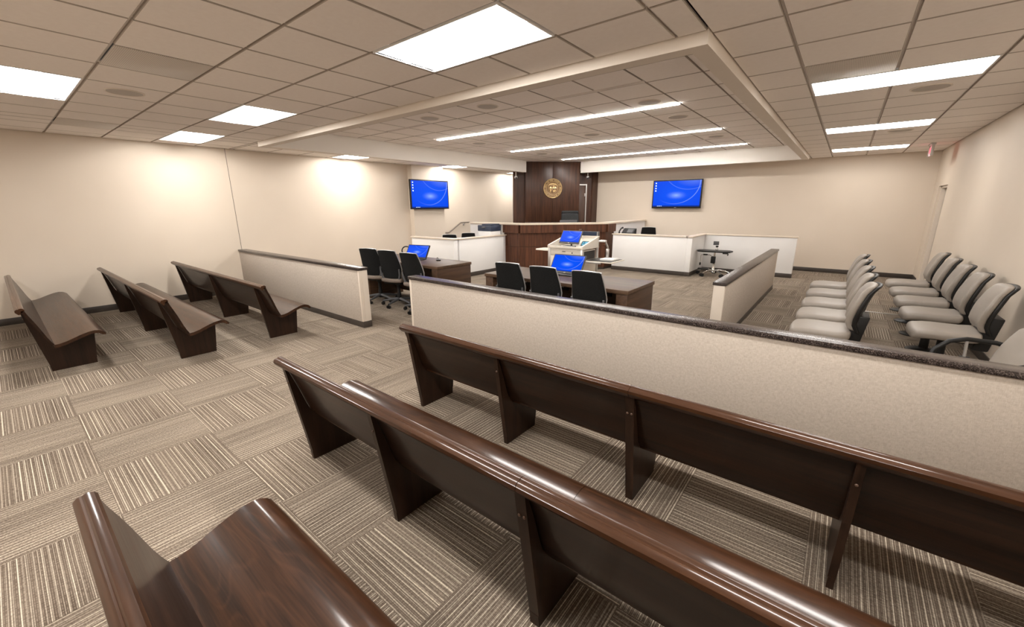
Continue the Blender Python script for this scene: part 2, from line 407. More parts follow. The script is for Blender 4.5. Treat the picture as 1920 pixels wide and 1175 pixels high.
# vinyl bases
def basebd(b, x0, x1, y0, y1): b.prism([(x0, 0), (x1, 0), (x1, .095), (x1-.004 if x1 > x0 else x1, .1), (x0, .1)], y0, y1, 1) if 0 else b.cbox(x0, x1, y0, y1, 0, .102, .003); return b
b = Bld(); basebd(b, XL, XL+.012, YF, 2.99); basebd(b, XL, XL+.012, 3.165, 7.31); basebd(b, XL, XL+.012, 8.42, YB); basebd(b, -9.25, -9.238, 7.31, 8.42)
struct(b.obj('baseboard_left', M['base']), 'dark vinyl base along the left wall')
struct(basebd(Bld(), -4.85, XR, YB-.012, YB).obj('baseboard_back', M['base']), 'dark vinyl base along the far wall')
b = Bld(); basebd(b, XR-.012, XR, YF, 3.0); basebd(b, XR-.012, XR, 3.16, DY0); basebd(b, XR-.012, XR, DY1, YB)
struct(b.obj('baseboard_right', M['base']), 'dark vinyl base along the right wall')

# ------------------------------------------------------------------ ceiling
OX, OY = -2.905, 1.995
gx = lambda i: OX+i*T
gy = lambda j: OY+j*T
CXo0, CXo1, CYo0, CYo1 = -8.06, -.877, 3.15, 12.16       # outer edge of the dropped frame
CXi0, CXi1, CYi0, CYi1 = -7.93, -1.005, 3.28, 12.03      # inner edge
TRO = [(0, 2, 0, 1), (-6, -4, 0, 1), (-10, -8, 0, 1), (-6, -4, -3, -2), (0, 2, -3, -2), (4, 6, 0, 1), (4, 6, -3, -2), (0, 2, -6, -5), (-6, -4, -6, -5),  # the two behind the camera are unseen, added to light the foreground
       (4, 6, 5, 6), (4, 6, 10, 11), (4, 6, 15, 16)]
LEFTL = [(-10.45, -8.53, 5.1, 6.1), (-10.45, -8.53, 10.25, 11.25), (-10.45, -8.53, 15.25, 16.25)]
VENT = [(-3, -2, -2, -1), (-9, -8, -2, -1), (4, 5, 4, 5)]
cl = struct(Bld().box(XL, XR, YF, YB, H+.62, H+.75).obj('ceiling', M['slot'], smooth=False), 'suspended ceiling of square lay in tiles')
def inside(a, x0, x1, y0, y1): return x0 >= a[0]-1e-3 and x1 <= a[1]+1e-3 and y0 >= a[2]-1e-3 and y1 <= a[3]+1e-3
holes = [(gx(a), gx(b_), gy(c_), gy(d_)) for a, b_, c_, d_ in TRO+VENT+LEFTL]
xs = sorted(set([XL, XR, CXo0, CXo1]+[gx(i) for i in range(-10, 7)]))
xs_left = sorted([XL, gx(-10.45), gx(-9.49), gx(-8.53), CXo0])
ys = sorted(set([YF, YB, CYo0, CYo1]+[gy(j) for j in range(-7, 18)]))
def ctile_mesh(w_, d_, mt):
    """tegular lay-in tile: bevelled lower lip, origin at its corner, face at z=0"""
    e = .009; b_ = Bld()
    lo = [(e+.004, e+.004, 0), (w_-e-.004, e+.004, 0), (w_-e-.004, d_-e-.004, 0), (e+.004, d_-e-.004, 0)]
    mi_ = [(e, e, .004), (w_-e, e, .004), (w_-e, d_-e, .004), (e, d_-e, .004)]
    hi = [(e, e, .026), (w_-e, e, .026), (w_-e, d_-e, .026), (e, d_-e, .026)]
    fs = [(3,2,1,0), (8,9,10,11)]
    b_.add(lo+mi_+hi, fs); fs = []
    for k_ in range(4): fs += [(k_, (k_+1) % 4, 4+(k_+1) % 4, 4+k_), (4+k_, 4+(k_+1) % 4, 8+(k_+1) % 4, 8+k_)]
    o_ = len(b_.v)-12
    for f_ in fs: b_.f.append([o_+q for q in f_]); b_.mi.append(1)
    return b_.mesh('ceiling_tile', [mt, M['tile_edge_shade']], False)
cache = {}
def ctile(parent, x0, x1, y0, y1, z, name='ceiling_tile'):
    key = (round(x1-x0, 3), round(y1-y0, 3))
    if key not in cache: cache[key] = ctile_mesh(x1-x0, y1-y0, M['ceiling'])
    return link(name, cache[key], parent, (x0, y0, z))
tees = Bld()
tee_seen = set()
def tee_rect(b_, x0, x1, y0, y1, z):
    hw = .012
    for a in ((x0+hw, x1-hw, y0-hw, y0+hw, z+.017), (x0+hw, x1-hw, y1-hw, y1+hw, z+.017), (x0-hw, x0+hw, y0-hw, y1-hw, z+.0176), (x1-hw, x1+hw, y0-hw, y1-hw, z+.0176)):
        key = tuple(round(t_, 3) for t_ in a)
        if key in tee_seen: continue
        tee_seen.add(key); b_.box(*a, z+.03)
back = Bld()
ys_right = [y for y in ys if abs(y-CYo0) > 1e-6 and abs(y-CYo1) > 1e-6]
for YS, right, j in [(ys, False, j) for j in range(len(ys)-1)]+[(ys_right, True, j) for j in range(len(ys_right)-1)]:
    y0, y1 = YS[j], YS[j+1]
    if y1-y0 < .03: continue
    leftzone = y0 >= CYo0-.01
    row = xs
    if leftzone: row = xs_left+[x for x in xs if x > CXo0+.001]
    for i in range(len(row)-1):
        x0, x1 = row[i], row[i+1]
        if x1-x0 < .03 or (x0 >= CXo1-.001) != right: continue
        if inside((CXo0, CXo1, CYo0, CYo1), x0, x1, y0, y1): continue
        hole = any(inside(h_, x0, x1, y0, y1) for h_ in holes)
        if hole: continue
        if leftzone and x1 <= CXo0+.01:      # lights of the left strip sit off the main grid in y
            cut = [h_ for h_ in holes[len(TRO)+len(VENT):] if x0 >= h_[0]-.01 and x1 <= h_[1]+.01 and y0 < h_[3]-.01 and y1 > h_[2]+.01]
            if cut:
                h_ = cut[0]
                if y0 < h_[2]-.05: y1_ = h_[2]; ctile(cl, x0, x1, y0, y1_, H)
                elif y1 > h_[3]+.05: ctile(cl, x0, x1, h_[3], y1, H)
                continue
        if y1 < gy(-4)+.01:
            back.box(x0+.008, x1-.008, y0+.008, y1-.008, H, H+.02)
        else:
            ctile(cl, x0, x1, y0, y1, H)
        tee_rect(tees, x0, x1, y0, y1, H)
tees.obj('tee_grid', M['tee'], cl, smooth=False)
tag(back.obj('rear_ceiling_tiles', M['ceiling'], cl, smooth=False), kind='stuff')
# dropped frame round the raised ceiling
b = Bld(); zb = 2.665
NY, NX = 10.66, -6.80              # the panelled column interrupts the frame at the far left corner
b.box(CXo0, CXo1, CYo0, CYi0, zb, HC+.25).box(NX, CXo1, CYi1, CYo1, zb, HC+.25)
b.box(CXo0, CXi0, CYi0, NY, zb, HC+.25).box(CXi1, CXo1, CYi0, CYi1, zb, HC+.25)
b.box(CXo0-.01, CXo0, NY-.02, CYo1, H, HC+.25).box(CXo0, NX, CYo1, CYo1+.01, H, HC+.25)
struct(b.obj('trim_3', M['soffit'], smooth=False), 'dropped beige frame round the raised ceiling')
b = Bld()
b.box(CXi0, CXi0+.004, CYi0, NY, zb+.001, HC).box(NX, CXi1, CYi1-.004, CYi1, zb+.001, HC)
struct(b.obj('trim_4', M['fascia'], smooth=False), 'pale fascia boards inside the raised ceiling')
# raised ceiling
rc = struct(Bld().box(CXo0, CXo1, CYo0, CYo1, HC+.25, HC+.3).obj('ceiling', M['slot'], smooth=False), 'raised square tiled ceiling above the tables')
RX, RY = -2.01, 4.97
rx = [CXo0, CXi0+.004]+[RX-T*k_ for k_ in range(9, -2, -1)]+[CXi1]
ry = [CYi0]+[RY+T*k_ for k_ in range(-2, 12)]+[CYi1-.004, CYo1]
rx = sorted(x for x in rx if CXo0-.001 <= x <= CXi1+.001); ry = sorted(y for y in ry if CYi0-.001 <= y <= CYo1+.001)
LX0, LX1 = RX-8*T, RX
LINES = [RY+2*T, RY+6*T, RY+10*T]
SLOTS = [(RX-2*T, RX, RY-.035), (RX-8*T, RX-6*T, RY-.035), (RX-8*T, RX-6*T, RY+8*T+.035), (RX-2*T, RX, RY+8*T+.035)]
cuts = [(LX0, LX1, y-.048, y+.048) for y in LINES]+[(a, b_, y-.032, y+.032) for a, b_, y in SLOTS]
tees = Bld()
for j in range(len(ry)-1):
    for i in range(len(rx)-1):
        x0, x1, y0, y1 = rx[i], rx[i+1], ry[j], ry[j+1]
        for c0, c1, c2, c3 in cuts:
            if x0 >= c0-.01 and x1 <= c1+.01:
                if c2 <= y0+.01 and c3 > y0: y0 = c3
                elif c3 >= y1-.01 and c2 < y1: y1 = c2
        if x1-x0 < .03 or y1-y0 < .03: continue
        if (x0 < CXi0 and y1 < NY) or (y1 > CYi1 and x1 > NX): continue
        ctile(rc, x0, x1, y0, y1, HC); tee_rect(tees, x0, x1, y0, y1, HC)
tees.obj('tee_grid', M['tee'], rc, smooth=False)

# ------------------------------------------------------------------ ceiling fittings
def make_troffer(name, label, w_, d_, loc, group='recessed ceiling lights', lens='lens'):
    t = thing(name, label, 'ceiling light', loc, 0, group); e = .012
    b_ = Bld()      # frame
    b_.box(e, w_-e, e, e+.012, -.001, .012).box(e, w_-e, d_-e-.012, d_-e, -.001, .012).box(e, e+.012, e+.012, d_-e-.012, -.001, .012).box(w_-e-.012, w_-e, e+.012, d_-e-.012, -.001, .012)
    b_.obj('frame', M['reflector'], t, smooth=False)
    # trough reflector: curved sides rising to the lens, flat ends
    L0, L1, D0, D1 = e+.012, w_-e-.012, e+.012, d_-e-.012
    lw = (D1-D0)*.34; cyy = d_/2; n_ = 6; b_ = Bld()
    prof = []
    for k_ in range(n_+1):
        a = k_/n_; prof.append((D0+(cyy-lw/2-D0)*a, .005+.075*math.sin(a*math.pi/2)))
    prof2 = [(d_-p, z) for p, z in prof]
    for P in (prof, prof2):
        for k_ in range(n_):
            (p, z), (q, z2) = P[k_], P[k_+1]
            b_.add([(L0, p, z), (L1, p, z), (L1, q, z2), (L0, q, z2)], [(0,1,2,3)])
    b_.box(L0-.004, L0, D0, D1, .004, .09).box(L1, L1+.004, D0, D1, .004, .09)
    b_.obj('reflector', M['reflector'], t)
    b_ = Bld(); pr = []
    for k_ in range(7):
        a = k_/6; pr.append((cyy-lw/2+lw*a, .08-.083*math.sin(a*math.pi)))
    for k_ in range(6):
        (p, z), (q, z2) = pr[k_], pr[k_+1]
        b_.add([(L0+.002, p, z), (L1-.002, p, z), (L1-.002, q, z2), (L0+.002, q, z2)], [(0,1,2,3)])
    b_.obj('lens', M[lens], t)
    return t
TL = ['large bright recessed light nearest the camera, in front of the raised ceiling', 'recessed light between the two rows of left pews, second from the wall', 'recessed light close to the left wall above the pews',
      'recessed light cut off by the left picture edge', 'recessed light above the nearest right pew, overhead of the camera', 'recessed light above the right end of the pews', 'recessed light above the right end of the rear pew', 'unseen recessed light added behind the camera on the right', 'unseen recessed light added behind the camera on the left',
      'recessed light over the nearest juror chairs at the right', 'middle recessed light over the juror chairs', 'far recessed light over the juror chairs beside the exit sign']
for (a, b_, c_, d_), lb in zip(TRO, TL): make_troffer('recessed_light', lb, (b_-a)*T, (d_-c_)*T, (gx(a), gy(c_), H), lens='lens_right' if a == 4 and c_ >= 5 else 'lens')
for (a, b_, c_, d_), lb in zip(LEFTL, ['recessed light by the left wall above the left table', 'recessed light by the left wall above the pilaster screen', 'recessed light by the left wall beside the wood panelling']):
    make_troffer('recessed_light', lb, (b_-a)*T, (d_-c_)*T, (gx(a), gy(c_), H))
for y, lb in zip(LINES, ['nearest long linear light in the raised ceiling', 'middle long linear light in the raised ceiling', 'farthest long linear light in the raised ceiling']):
    t = thing('linear_light', lb, 'ceiling light', (LX0, y, HC), 0, 'linear lights in the raised ceiling')
    W_ = LX1-LX0
    Bld().box(.002, W_-.002, -.046, -.040, -.004, .06).box(.002, W_-.002, .040, .046, -.004, .06).box(.002, .008, -.04, .04, -.004, .06).box(W_-.008, W_-.002, -.04, .04, -.004, .06).obj('housing', M['reflector'], t, smooth=False)
    Bld().box(.008, W_-.008, -.04, .04, -.014, .02).obj('lens', M['line'], t, smooth=False)
for (x0, x1, y), lb in zip(SLOTS, ['slot diffuser in the raised ceiling nearest the front light', 'slot diffuser at the left front of the raised ceiling', 'slot diffuser at the left rear of the raised ceiling', 'slot diffuser at the right rear of the raised ceiling']):
    t = thing('slot_diffuser', lb, 'air vent', (x0, y, HC), 0, 'slot diffusers in the raised ceiling'); W_ = x1-x0
    Bld().box(.01, W_-.01, -.03, -.022, -.003, .03).box(.01, W_-.01, -.004, .004, -.002, .03).box(.01, W_-.01, .022, .03, -.003, .03).obj('blade', M['tee'], t, smooth=False)
    Bld().box(.01, W_-.01, -.022, .022, .014, .034).obj('slot', M['slot'], t, smooth=False)
for (a, b_, c_, d_), lb in zip(VENT, ['square perforated vent in the ceiling left of the big light', 'square perforated vent in the ceiling near the left wall', 'square perforated vent in the ceiling beside the near juror light']):
    t = thing('ceiling_vent', lb, 'air vent', (gx(a), gy(c_), H), 0, 'perforated ceiling vents')
    Bld().cbox(.012, T-.012, .012, T-.012, -.002, .006, .002).obj('face_plate', M['grille'], t)
    Bld().box(.03, T-.03, .03, T-.03, .006, .2).obj('duct_box', M['slot'], t, smooth=False)
def speaker_proto():
    t = thing('ceiling_speaker', 'x', 'speaker')
    Bld().lathe([(.150, .002), (.152, -.004), (.143, -.008), (.136, -.006), (.136, .001)], seg=32).obj('rim', M['soffit'], t)
    Bld().lathe([(.136, -.004), (.10, -.008), (.05, -.0095), (.001, -.010)], seg=32).obj('grille', M['speaker'], t)
    return t
sp_ = speaker_proto()
SPK = [((gx(-4.5), gy(-1.5), H), 'round speaker in the ceiling between the left lights'), ((gx(5.5), gy(6.5), H), 'round speaker behind the near juror light'), ((gx(5.5), gy(11.5), H), 'round speaker behind the middle juror light')]
for (i, j), lb in zip([(3.5, -.5), (5.5, -.5), (.5, 1.5), (.5, 3.5), (3.5, 4.5), (.5, 7.5), (7.5, 3.5), (7.5, 7.5)],
    ['round speaker just inside the front of the raised ceiling, nearer the big light', 'round speaker just inside the front of the raised ceiling, farther left', 'round speaker in front of the nearest linear light', 'bluish round speaker just behind the nearest linear light at its right end',
     'round speaker between the near and middle linear lights, mid ceiling', 'round speaker between middle and far linear lights at right', 'round speaker behind the left end of the nearest linear light', 'round speaker behind the left end of the middle linear light']):
    SPK.append(((RX-i*T, RY+j*T, HC), lb))
for n_, (l_, lb) in enumerate(SPK): place(sp_, n_ == 0, l_, 0, lb, 'round ceiling speakers')
# exit sign
t = thing('exit_sign', 'red lit exit sign hanging from the ceiling near the far right corner', 'sign', (1.06, 11.35, H))
Bld().cbox(-.035, .035, -.17, .17, -.028, 0, .004).obj('canopy', M['alu'], t)
Bld().box(-.007, .007, -.15, .15, -.215, -.028).obj('panel', M['exit_glass'], t, smooth=False)
Bld().cbox(-.022, .022, -.166, -.15, -.22, -.028, .003).cbox(-.022, .022, .15, .166, -.22, -.028, .003).obj('side_frame', M['alu'], t)
def text_mesh(body, size, depth=.002):
    cu = bpy.data.curves.new('txt', 'FONT'); cu.body = body; cu.size = size; cu.extrude = depth; cu.align_x = 'CENTER'; cu.align_y = 'CENTER'; cu.resolution_u = 3
    o = bpy.data.objects.new('txt', cu); COL.objects.link(o)
    dg = bpy.context.evaluated_depsgraph_get(); dg.update()
    me = bpy.data.meshes.new_from_object(o.evaluated_get(dg)); bpy.data.objects.remove(o)
    vs = [v.co.copy() for v in me.vertices]; fs = [list(p.vertices) for p in me.polygons]; bpy.data.meshes.remove(me); return vs, fs
vs, fs = text_mesh('EXIT', .15)
b = Bld(); b.add([Vector((-.009-v.z, -v.x, v.y-.125)) for v in vs], fs); b.add([Vector((.009+v.z, v.x, v.y-.125)) for v in vs], fs)
b.obj('lettering', M['exit_red'], t, smooth=False)
# pendant cameras by the panelling
for n_, (x, y, lb) in enumerate([(-8.30, 10.62, 'small white ceiling camera left of the wood column'), (-6.62, 12.18, 'small white ceiling camera right of the wood column')]):
    t = thing('ceiling_camera', lb, 'camera', (x, y, H), D(45), 'small pendant cameras')
    Bld().lathe([(.04, 0), (.04, -.012), (.012, -.016), (.012, -.17)], seg=14).obj('stem', M['plastic_white'], t)
    Bld().lathe([(.012, -.16), (.045, -.185), (.05, -.215), (.035, -.245), (.001, -.255)], seg=16).obj('housing', M['alu'], t)
    Bld().lathe([(.028, -.02), (.03, .03), (.018, .045), (.001, .05)], c=(0, -.04, -.235), seg=14, axis='y').obj('camera_lens', M['black'], t)

# ------------------------------------------------------------------ panelled corner with the seal
R45 = D(45)
wc = Bld().box(-1.245, 1.40, .177, .277, 0, H).obj('wall_corner', M['panel'], None, (-7.46, 11.44, 0), R45, smooth=False)
struct(wc, 'dark wood panelled wall set diagonally across the far left corner')
for x0, x1 in ((-.875, -.004), (.004, .875)):
    Bld().cbox(x0, x1, -.02, .03, 1.165, HC-.002, .004).obj('panel', M['panel'], wc)
    Bld().cbox(x0, x1, -.02, .03, .36, 1.157, .004).obj('panel', M['panel'], wc)
Bld().box(-.86, .86, .012, .177, 0, HC-.004).obj('column_core', M['panel'], wc, smooth=False)
Bld().box(-.90, .90, -.002, .18, HC-.03, HC-.001).obj('head_trim', M['slot'], wc, smooth=False)
PLZ = .35
Bld().box(-6.68, -6.60, 12.50, YB, 0, H).obj('return_panel', M['panel'], None, smooth=False)['kind'] = 'structure'
d2 = struct(Bld().cbox(.24, 1.12, .150, .176, PLZ, 2.28, .003).obj('door_2', M['door'], None, (-7.46, 11.44, 0), R45), 'brown door in the panelled wall right of the column')
Bld().box(1.13, 1.165, .135, .1765, PLZ, 2.335).box(.21, 1.13, .135, .1765, 2.295, 2.335).obj('door_frame', M['alu'], d2, smooth=False)
Bld().cbox(1.09, 1.12, .13, .15, 1.95, 2.05, .003).obj('hinge', M['alu'], d2)
# platform behind the bench
pl = Bld(); pl.prism([(XL+.02, 9.3), (-6.45, 9.3), (-6.3, 8.85), (-5.05, 10.15), (-5.05, YB-.01), (XL+.02, YB-.01)], 0, PLZ, 2)
struct(pl.obj('platform', M['carpet_back'], smooth=False), 'carpeted platform behind the bench')
b = Bld().box(XL+.02, -8.35, 8.98, 9.3, 0, PLZ*.66).box(XL+.02, -8.35, 8.66, 8.98, 0, PLZ*.33)
struct(b.obj('steps', M['carpet_back'], smooth=False), 'steps up to the platform by the left wall')

# seal
t = thing('court_seal', 'round bronze state seal mounted on the dark wood column', 'emblem', (-7.46+.0141, 11.44-.0141, 2.197), R45)
s_ = 'y'
Bld().lathe([(.30, 0), (.302, -.018), (.29, -.030), (.282, -.026), (.280, -.016), (.278, 0)], seg=48, axis='y').obj('rim', M['bronze'], t)
Bld().lathe([(.285, 0), (.284, -.014), (.205, -.014), (.20, -.010), (.001, -.010)], seg=48, axis='y').obj('field', M['bronze_dark'], t)
ring = Bld()
for k_ in range(60):
    a = 2*math.pi*k_/60; ring.rbox((.207*math.cos(a), -.017, .207*math.sin(a)), .007, .006, .007, .005, 1)
ring.obj('bead_ring', M['bronze'], t)
b = Bld(); txt = 'GREAT SEAL OF THE STATE OF ARIZONA'; n_ = len(txt)
for k_, ch in enumerate(txt):
    if ch == ' ': continue
    a = D(222)-D(264)*k_/(n_-1)
    vs, fs = text_mesh(ch, .062, .004); rot = a-math.pi/2
    b.add([Vector((math.cos(a)*.245+v.x*math.cos(rot)-v.y*math.sin(rot), -.018-v.z, math.sin(a)*.245+v.x*math.sin(rot)+v.y*math.cos(rot))) for v in vs], fs)
for k_, ch in enumerate('1912'):
    a = D(270)+D(11)*(k_-1.5); vs, fs = text_mesh(ch, .058, .004); rot = a+math.pi/2
    b.add([Vector((math.cos(a)*.245+v.x*math.cos(rot)-v.y*math.sin(rot), -.018-v.z, math.sin(a)*.245+v.x*math.sin(rot)+v.y*math.cos(rot))) for v in vs], fs)
b.obj('ring_lettering', M['bronze'], t, smooth=False)
b = Bld()
for sg in (-1, 1):
    a = D(270)+sg*D(30); c_ = (math.cos(a)*.245, math.sin(a)*.245); st = []
    for q in range(10):
        rr = .028 if q % 2 == 0 else .012; aa = math.pi/2+q*math.pi/5; st.append((c_[0]+rr*math.cos(aa), c_[1]+rr*math.sin(aa)))
    b.prism(st, -.024, -.012, 1)
b.obj('star', M['bronze'], t, smooth=False)
sh = [(-.15, .09), (-.15, -.02), (-.13, -.08), (-.08, -.13), (0, -.17), (.08, -.13), (.13, -.08), (.15, -.02), (.15, .09), (.08, .105), (0, .095), (-.08, .105)]
Bld().prism(sh, -.016, -.008, 1).obj('shield', M['bronze_dark'], t, smooth=False)
b = Bld()
for i in range(len(sh)):
    p, q = sh[i], sh[(i+1) % len(sh)]; b.tube([(p[0], -.017, p[1]), (q[0], -.017, q[1])], .006, 6)
b.obj('shield_border', M['bronze'], t)
b = Bld().prism([(-.14, .10), (-.10, .145), (0, .16), (.10, .145), (.14, .10), (.10, .112), (0, .122), (-.10, .112)], -.026, -.01, 1)
b.obj('banner', M['bronze'], t, smooth=False)
b = Bld()
for mx, mz, hw, hh in ((-.075, .0, .06, .07), (.02, .0, .07, .05), (.09, .0, .05, .065)):
    b.add([(mx-hw, -.014, mz), (mx+hw, -.014, mz), (mx, -.014, mz+hh), (mx, -.03, mz+.01)], [(0,1,3), (1,2,3), (2,0,3)])
b.lathe([(.026, -.015), (.024, -.026), (.001, -.032)], c=(.03, 0, .055), seg=14, axis='y')
for k_ in range(9): b.rbox((-.10+.025*k_, -.02, -.03-.012*(k_ % 3)), .009, .006, .008, .005, 1)
b.tube([(-.07, -.02, -.03), (-.075, -.028, -.07), (-.068, -.022, -.115)], [.014, .019, .008], 8)
b.lathe([(.001, -.034), (.012, -.03), (.013, -.016)], c=(-.072, 0, -.015), seg=10, axis='y')
b.prism([(.0, -.06), (.10, -.05), (.09, -.09), (.02, -.12)], -.024, -.012, 1)
b.obj('landscape_relief', M['bronze'], t)

# ------------------------------------------------------------------ judge's bench
t = thing('judge_bench', 'angled dark wood bench with beige ledge below the seal', 'bench', (-5.7, 9.3, 0))
OXb, OYb = -5.7, 9.3
def bl(x, y): return (x-OXb, y-OYb)
# plan path of the front face, outward = towards the room
PTS = [(-8.28, 8.49), (-7.04, 8.49), (-6.51, 8.49), (-4.9, 10.10), (-4.9, 10.60), (-4.9, YB-.02)]
def offset_path(pts, d_):
    out = []
    for i, p in enumerate(pts):
        ns = []
        for a, b_ in ((i-1, i), (i, i+1)):
            if a >= 0 and b_ < len(pts):
                v = Vector(pts[b_])-Vector(pts[a]); v.normalize(); ns.append(Vector((v.y, -v.x)))
        n2 = sum(ns, Vector((0, 0)))/len(ns); n2 = n2/n2.length_squared if n2.length > 0 else n2
        out.append((p[0]+n2.x*d_, p[1]+n2.y*d_))
    return out
def band(b_, i0_, i1_, d0_, d1_, z0, z1, trim0=0, trim1=0):
    """upright band along the bench front, from path point i0 to i1"""
    A, B = offset_path(PTS, d0_), offset_path(PTS, d1_)
    poly = A[i0_:i1_+1]+B[i0_:i1_+1][::-1]
    b_.prism([bl(*q) for q in poly], z0, z1, 2); return b_
band(Bld(), 0, 5, .045, -.26, 1.19, 1.228).obj('ledge', M['cap_beige'], t, smooth=False)
band(Bld(), 0, 1, 0, -.10, .10, 1.19).obj('white_panel', M['white'], t, smooth=False)
band(Bld(), 4, 5, 0, -.10, .10, 1.19).obj('white_panel', M['white'], t, smooth=False)
mid = lambda a, b_: ((a[0]+b_[0])/2, (a[1]+b_[1])/2)
save = PTS; cm = mid(PTS[2], PTS[3]); g = .0028
def strip(p, q, d0_, d1_, z0, z1, name='panel'):
    v = Vector(q)-Vector(p); L_ = v.length; v.normalize(); n2 = Vector((v.y, -v.x))
    pp, qq = Vector(p)+v*g, Vector(q)-v*g
    poly = [pp+n2*d0_, qq+n2*d0_, qq+n2*d1_, pp+n2*d1_]
    Bld().prism([bl(*k_) for k_ in poly], z0, z1, 2).obj(name, M['bench'], t, smooth=False)
segs = [(PTS[1], PTS[2]), (PTS[2], cm), (cm, PTS[3]), (PTS[3], PTS[4])]
for p, q in segs:
    strip(p, q, .06, -.05, .985, 1.189, 'upper_panel')
    strip(p, q, 0, -.05, .632, .984); strip(p, q, 0, -.05, .062, .626)
band(Bld(), 1, 4, -.012, -.06, .0, .06).obj('base', M['base'], t, smooth=False)
band(Bld(), 1, 4, -.05, -.12, .06, 1.189).obj('core', M['slot'], t, smooth=False)
band(Bld(), 0, 1, .004, -.1, 0, .10).obj('base', M['base'], t, smooth=False)
band(Bld(), 4, 5, .004, -.1, 0, .10).obj('base', M['base'], t, smooth=False)
band(Bld(), 1, 4, -.26, -.95, 1.00, 1.03).obj('worktop', M['table'], t, smooth=False)

# ------------------------------------------------------------------ white half walls of the clerk and witness stations
def half_wall(name, label, cat, segs_, z1, cap=.03, over=.025, mats=('white', 'cap_beige', 'base'), parts=('panel', 'ledge', 'base')):
    x_ = sum((s_[0]+s_[1])/2 for s_ in segs_)/len(segs_); y_ = sum((s_[2]+s_[3])/2 for s_ in segs_)/len(segs_)
    t_ = thing(name, label, cat, (x_, y_, 0))
    for x0, x1, y0, y1 in segs_:
        Bld().cbox(x0-x_, x1-x_, y0-y_, y1-y_, .10, z1-cap, .003).obj(parts[0], M[mats[0]], t_)
        Bld().cbox(x0-x_-.004, x1-x_+.004, y0-y_-.004, y1-y_+.004, 0, .10, .003).obj(parts[2], M[mats[2]], t_)
        Bld().cbox(x0-x_-over, x1-x_+over, y0-y_-over, y1-y_+over, z1-cap, z1, .004).obj(parts[1], M[mats[1]], t_)
    return t_
half_wall('clerk_station', 'white L shaped half wall left of the bench, behind the left table', 'half wall', [(-8.52, -6.99, 6.61, 6.73), (-7.09, -6.97, 6.76, 8.46)], .938, .028)
half_wall('witness_station', 'white stepped half wall right of the bench, by the wheeled cart', 'half wall', [(-4.74, -2.86, 10.22, 10.34), (-2.86, -2.74, 10.22, 11.34), (-2.86, -.79, 11.36, 11.48)], .948, .028)
t = thing('clerk_desk', 'desk behind the white clerk half wall, under the printer', 'desk', (-7.33, 7.9, 0))
Bld().cbox(-.22, .22, -.5, .5, .72, .75, .003).obj('top', M['white'], t)
for y in (-.47, .45): Bld().box(-.2, .2, y, y+.025, 0, .72).obj('side_panel', M['white'], t, smooth=False)
t = thing('witness_desk', 'desk behind the white witness half wall, under the telephone', 'desk', (-4.25, 10.62, 0))
Bld().cbox(-.48, .6, -.26, .2, .80, .83, .003).obj('top', M['white'], t)
for x in (-.45, .55): Bld().box(x, x+.025, -.22, .18, 0, .80).obj('side_panel', M['white'], t, smooth=False)

# ------------------------------------------------------------------ fabric partitions with speckled caps
def partition(name, label, x0, x1, y0, y1, z1, along='x', ends=()):
    cx_, cy_ = (x0+x1)/2, (y0+y1)/2
    t_ = thing(name, label, 'partition', (cx_, cy_, 0)); X, Y = (x1-x0)/2, (y1-y0)/2
    ex = [0, 0]
    for e in ends: ex[0 if e < 0 else 1] = .035
    tr = .03
    if along == 'x': Bld().cbox(-X+ex[0], X-ex[1], -Y, Y, .085, z1-.038, .003).obj('fabric_panel', M['fabric'], t_)
    else: Bld().cbox(-X, X, -Y+ex[0], Y-ex[1], .085, z1-.038, .003).obj('fabric_panel', M['fabric'], t_)
    for e in ends:
        if along == 'x':
            b_ = Bld().cbox(e*X, e*(X-.034), -Y-.003, Y+.003, .09, z1-.038, .003).cbox(e*X, e*(X+.006), -Y+.035, Y-.035, .09, z1-.04, .002)
        else:
            b_ = Bld().cbox(-X-.003, X+.003, e*Y, e*(Y-.034), .09, z1-.038, .003)
        b_.obj('end_trim', M['trim'], t_)
    Bld().cbox(-X-.003, X+.003, -Y-.004, Y+.004, 0, .085, .003).obj('base', M['base'], t_)
    Bld().cbox(-X-(.012 if ex[0] else 0), X+(.012 if ex[1] else 0), -Y-(.014 if along == 'x' or ex[0] else 0), Y+(.014 if along == 'x' or ex[1] else 0), z1-.036, z1, .005).obj('cap', M['cap_dark'], t_) if along == 'x' else \
        Bld().cbox(-X-.014, X+.014, -Y-.012, Y+.012, z1-.036, z1, .005).obj('cap', M['cap_dark'], t_)
    return t_
partition('partition', 'shorter beige fabric partition by the left wall in front of the left pews', XL+.002, -5.09, 3.02, 3.145, .85, 'x', (1,))
partition('partition', 'long beige fabric partition with dark cap behind the right pews', -3.995, XR-.002, 3.02, 3.125, .85, 'x', (-1,))
partition('partition', 'beige fabric partition running back beside the juror chairs', -1.068, -.955, 5.06, 9.70, .80, 'y', (-1, 1))

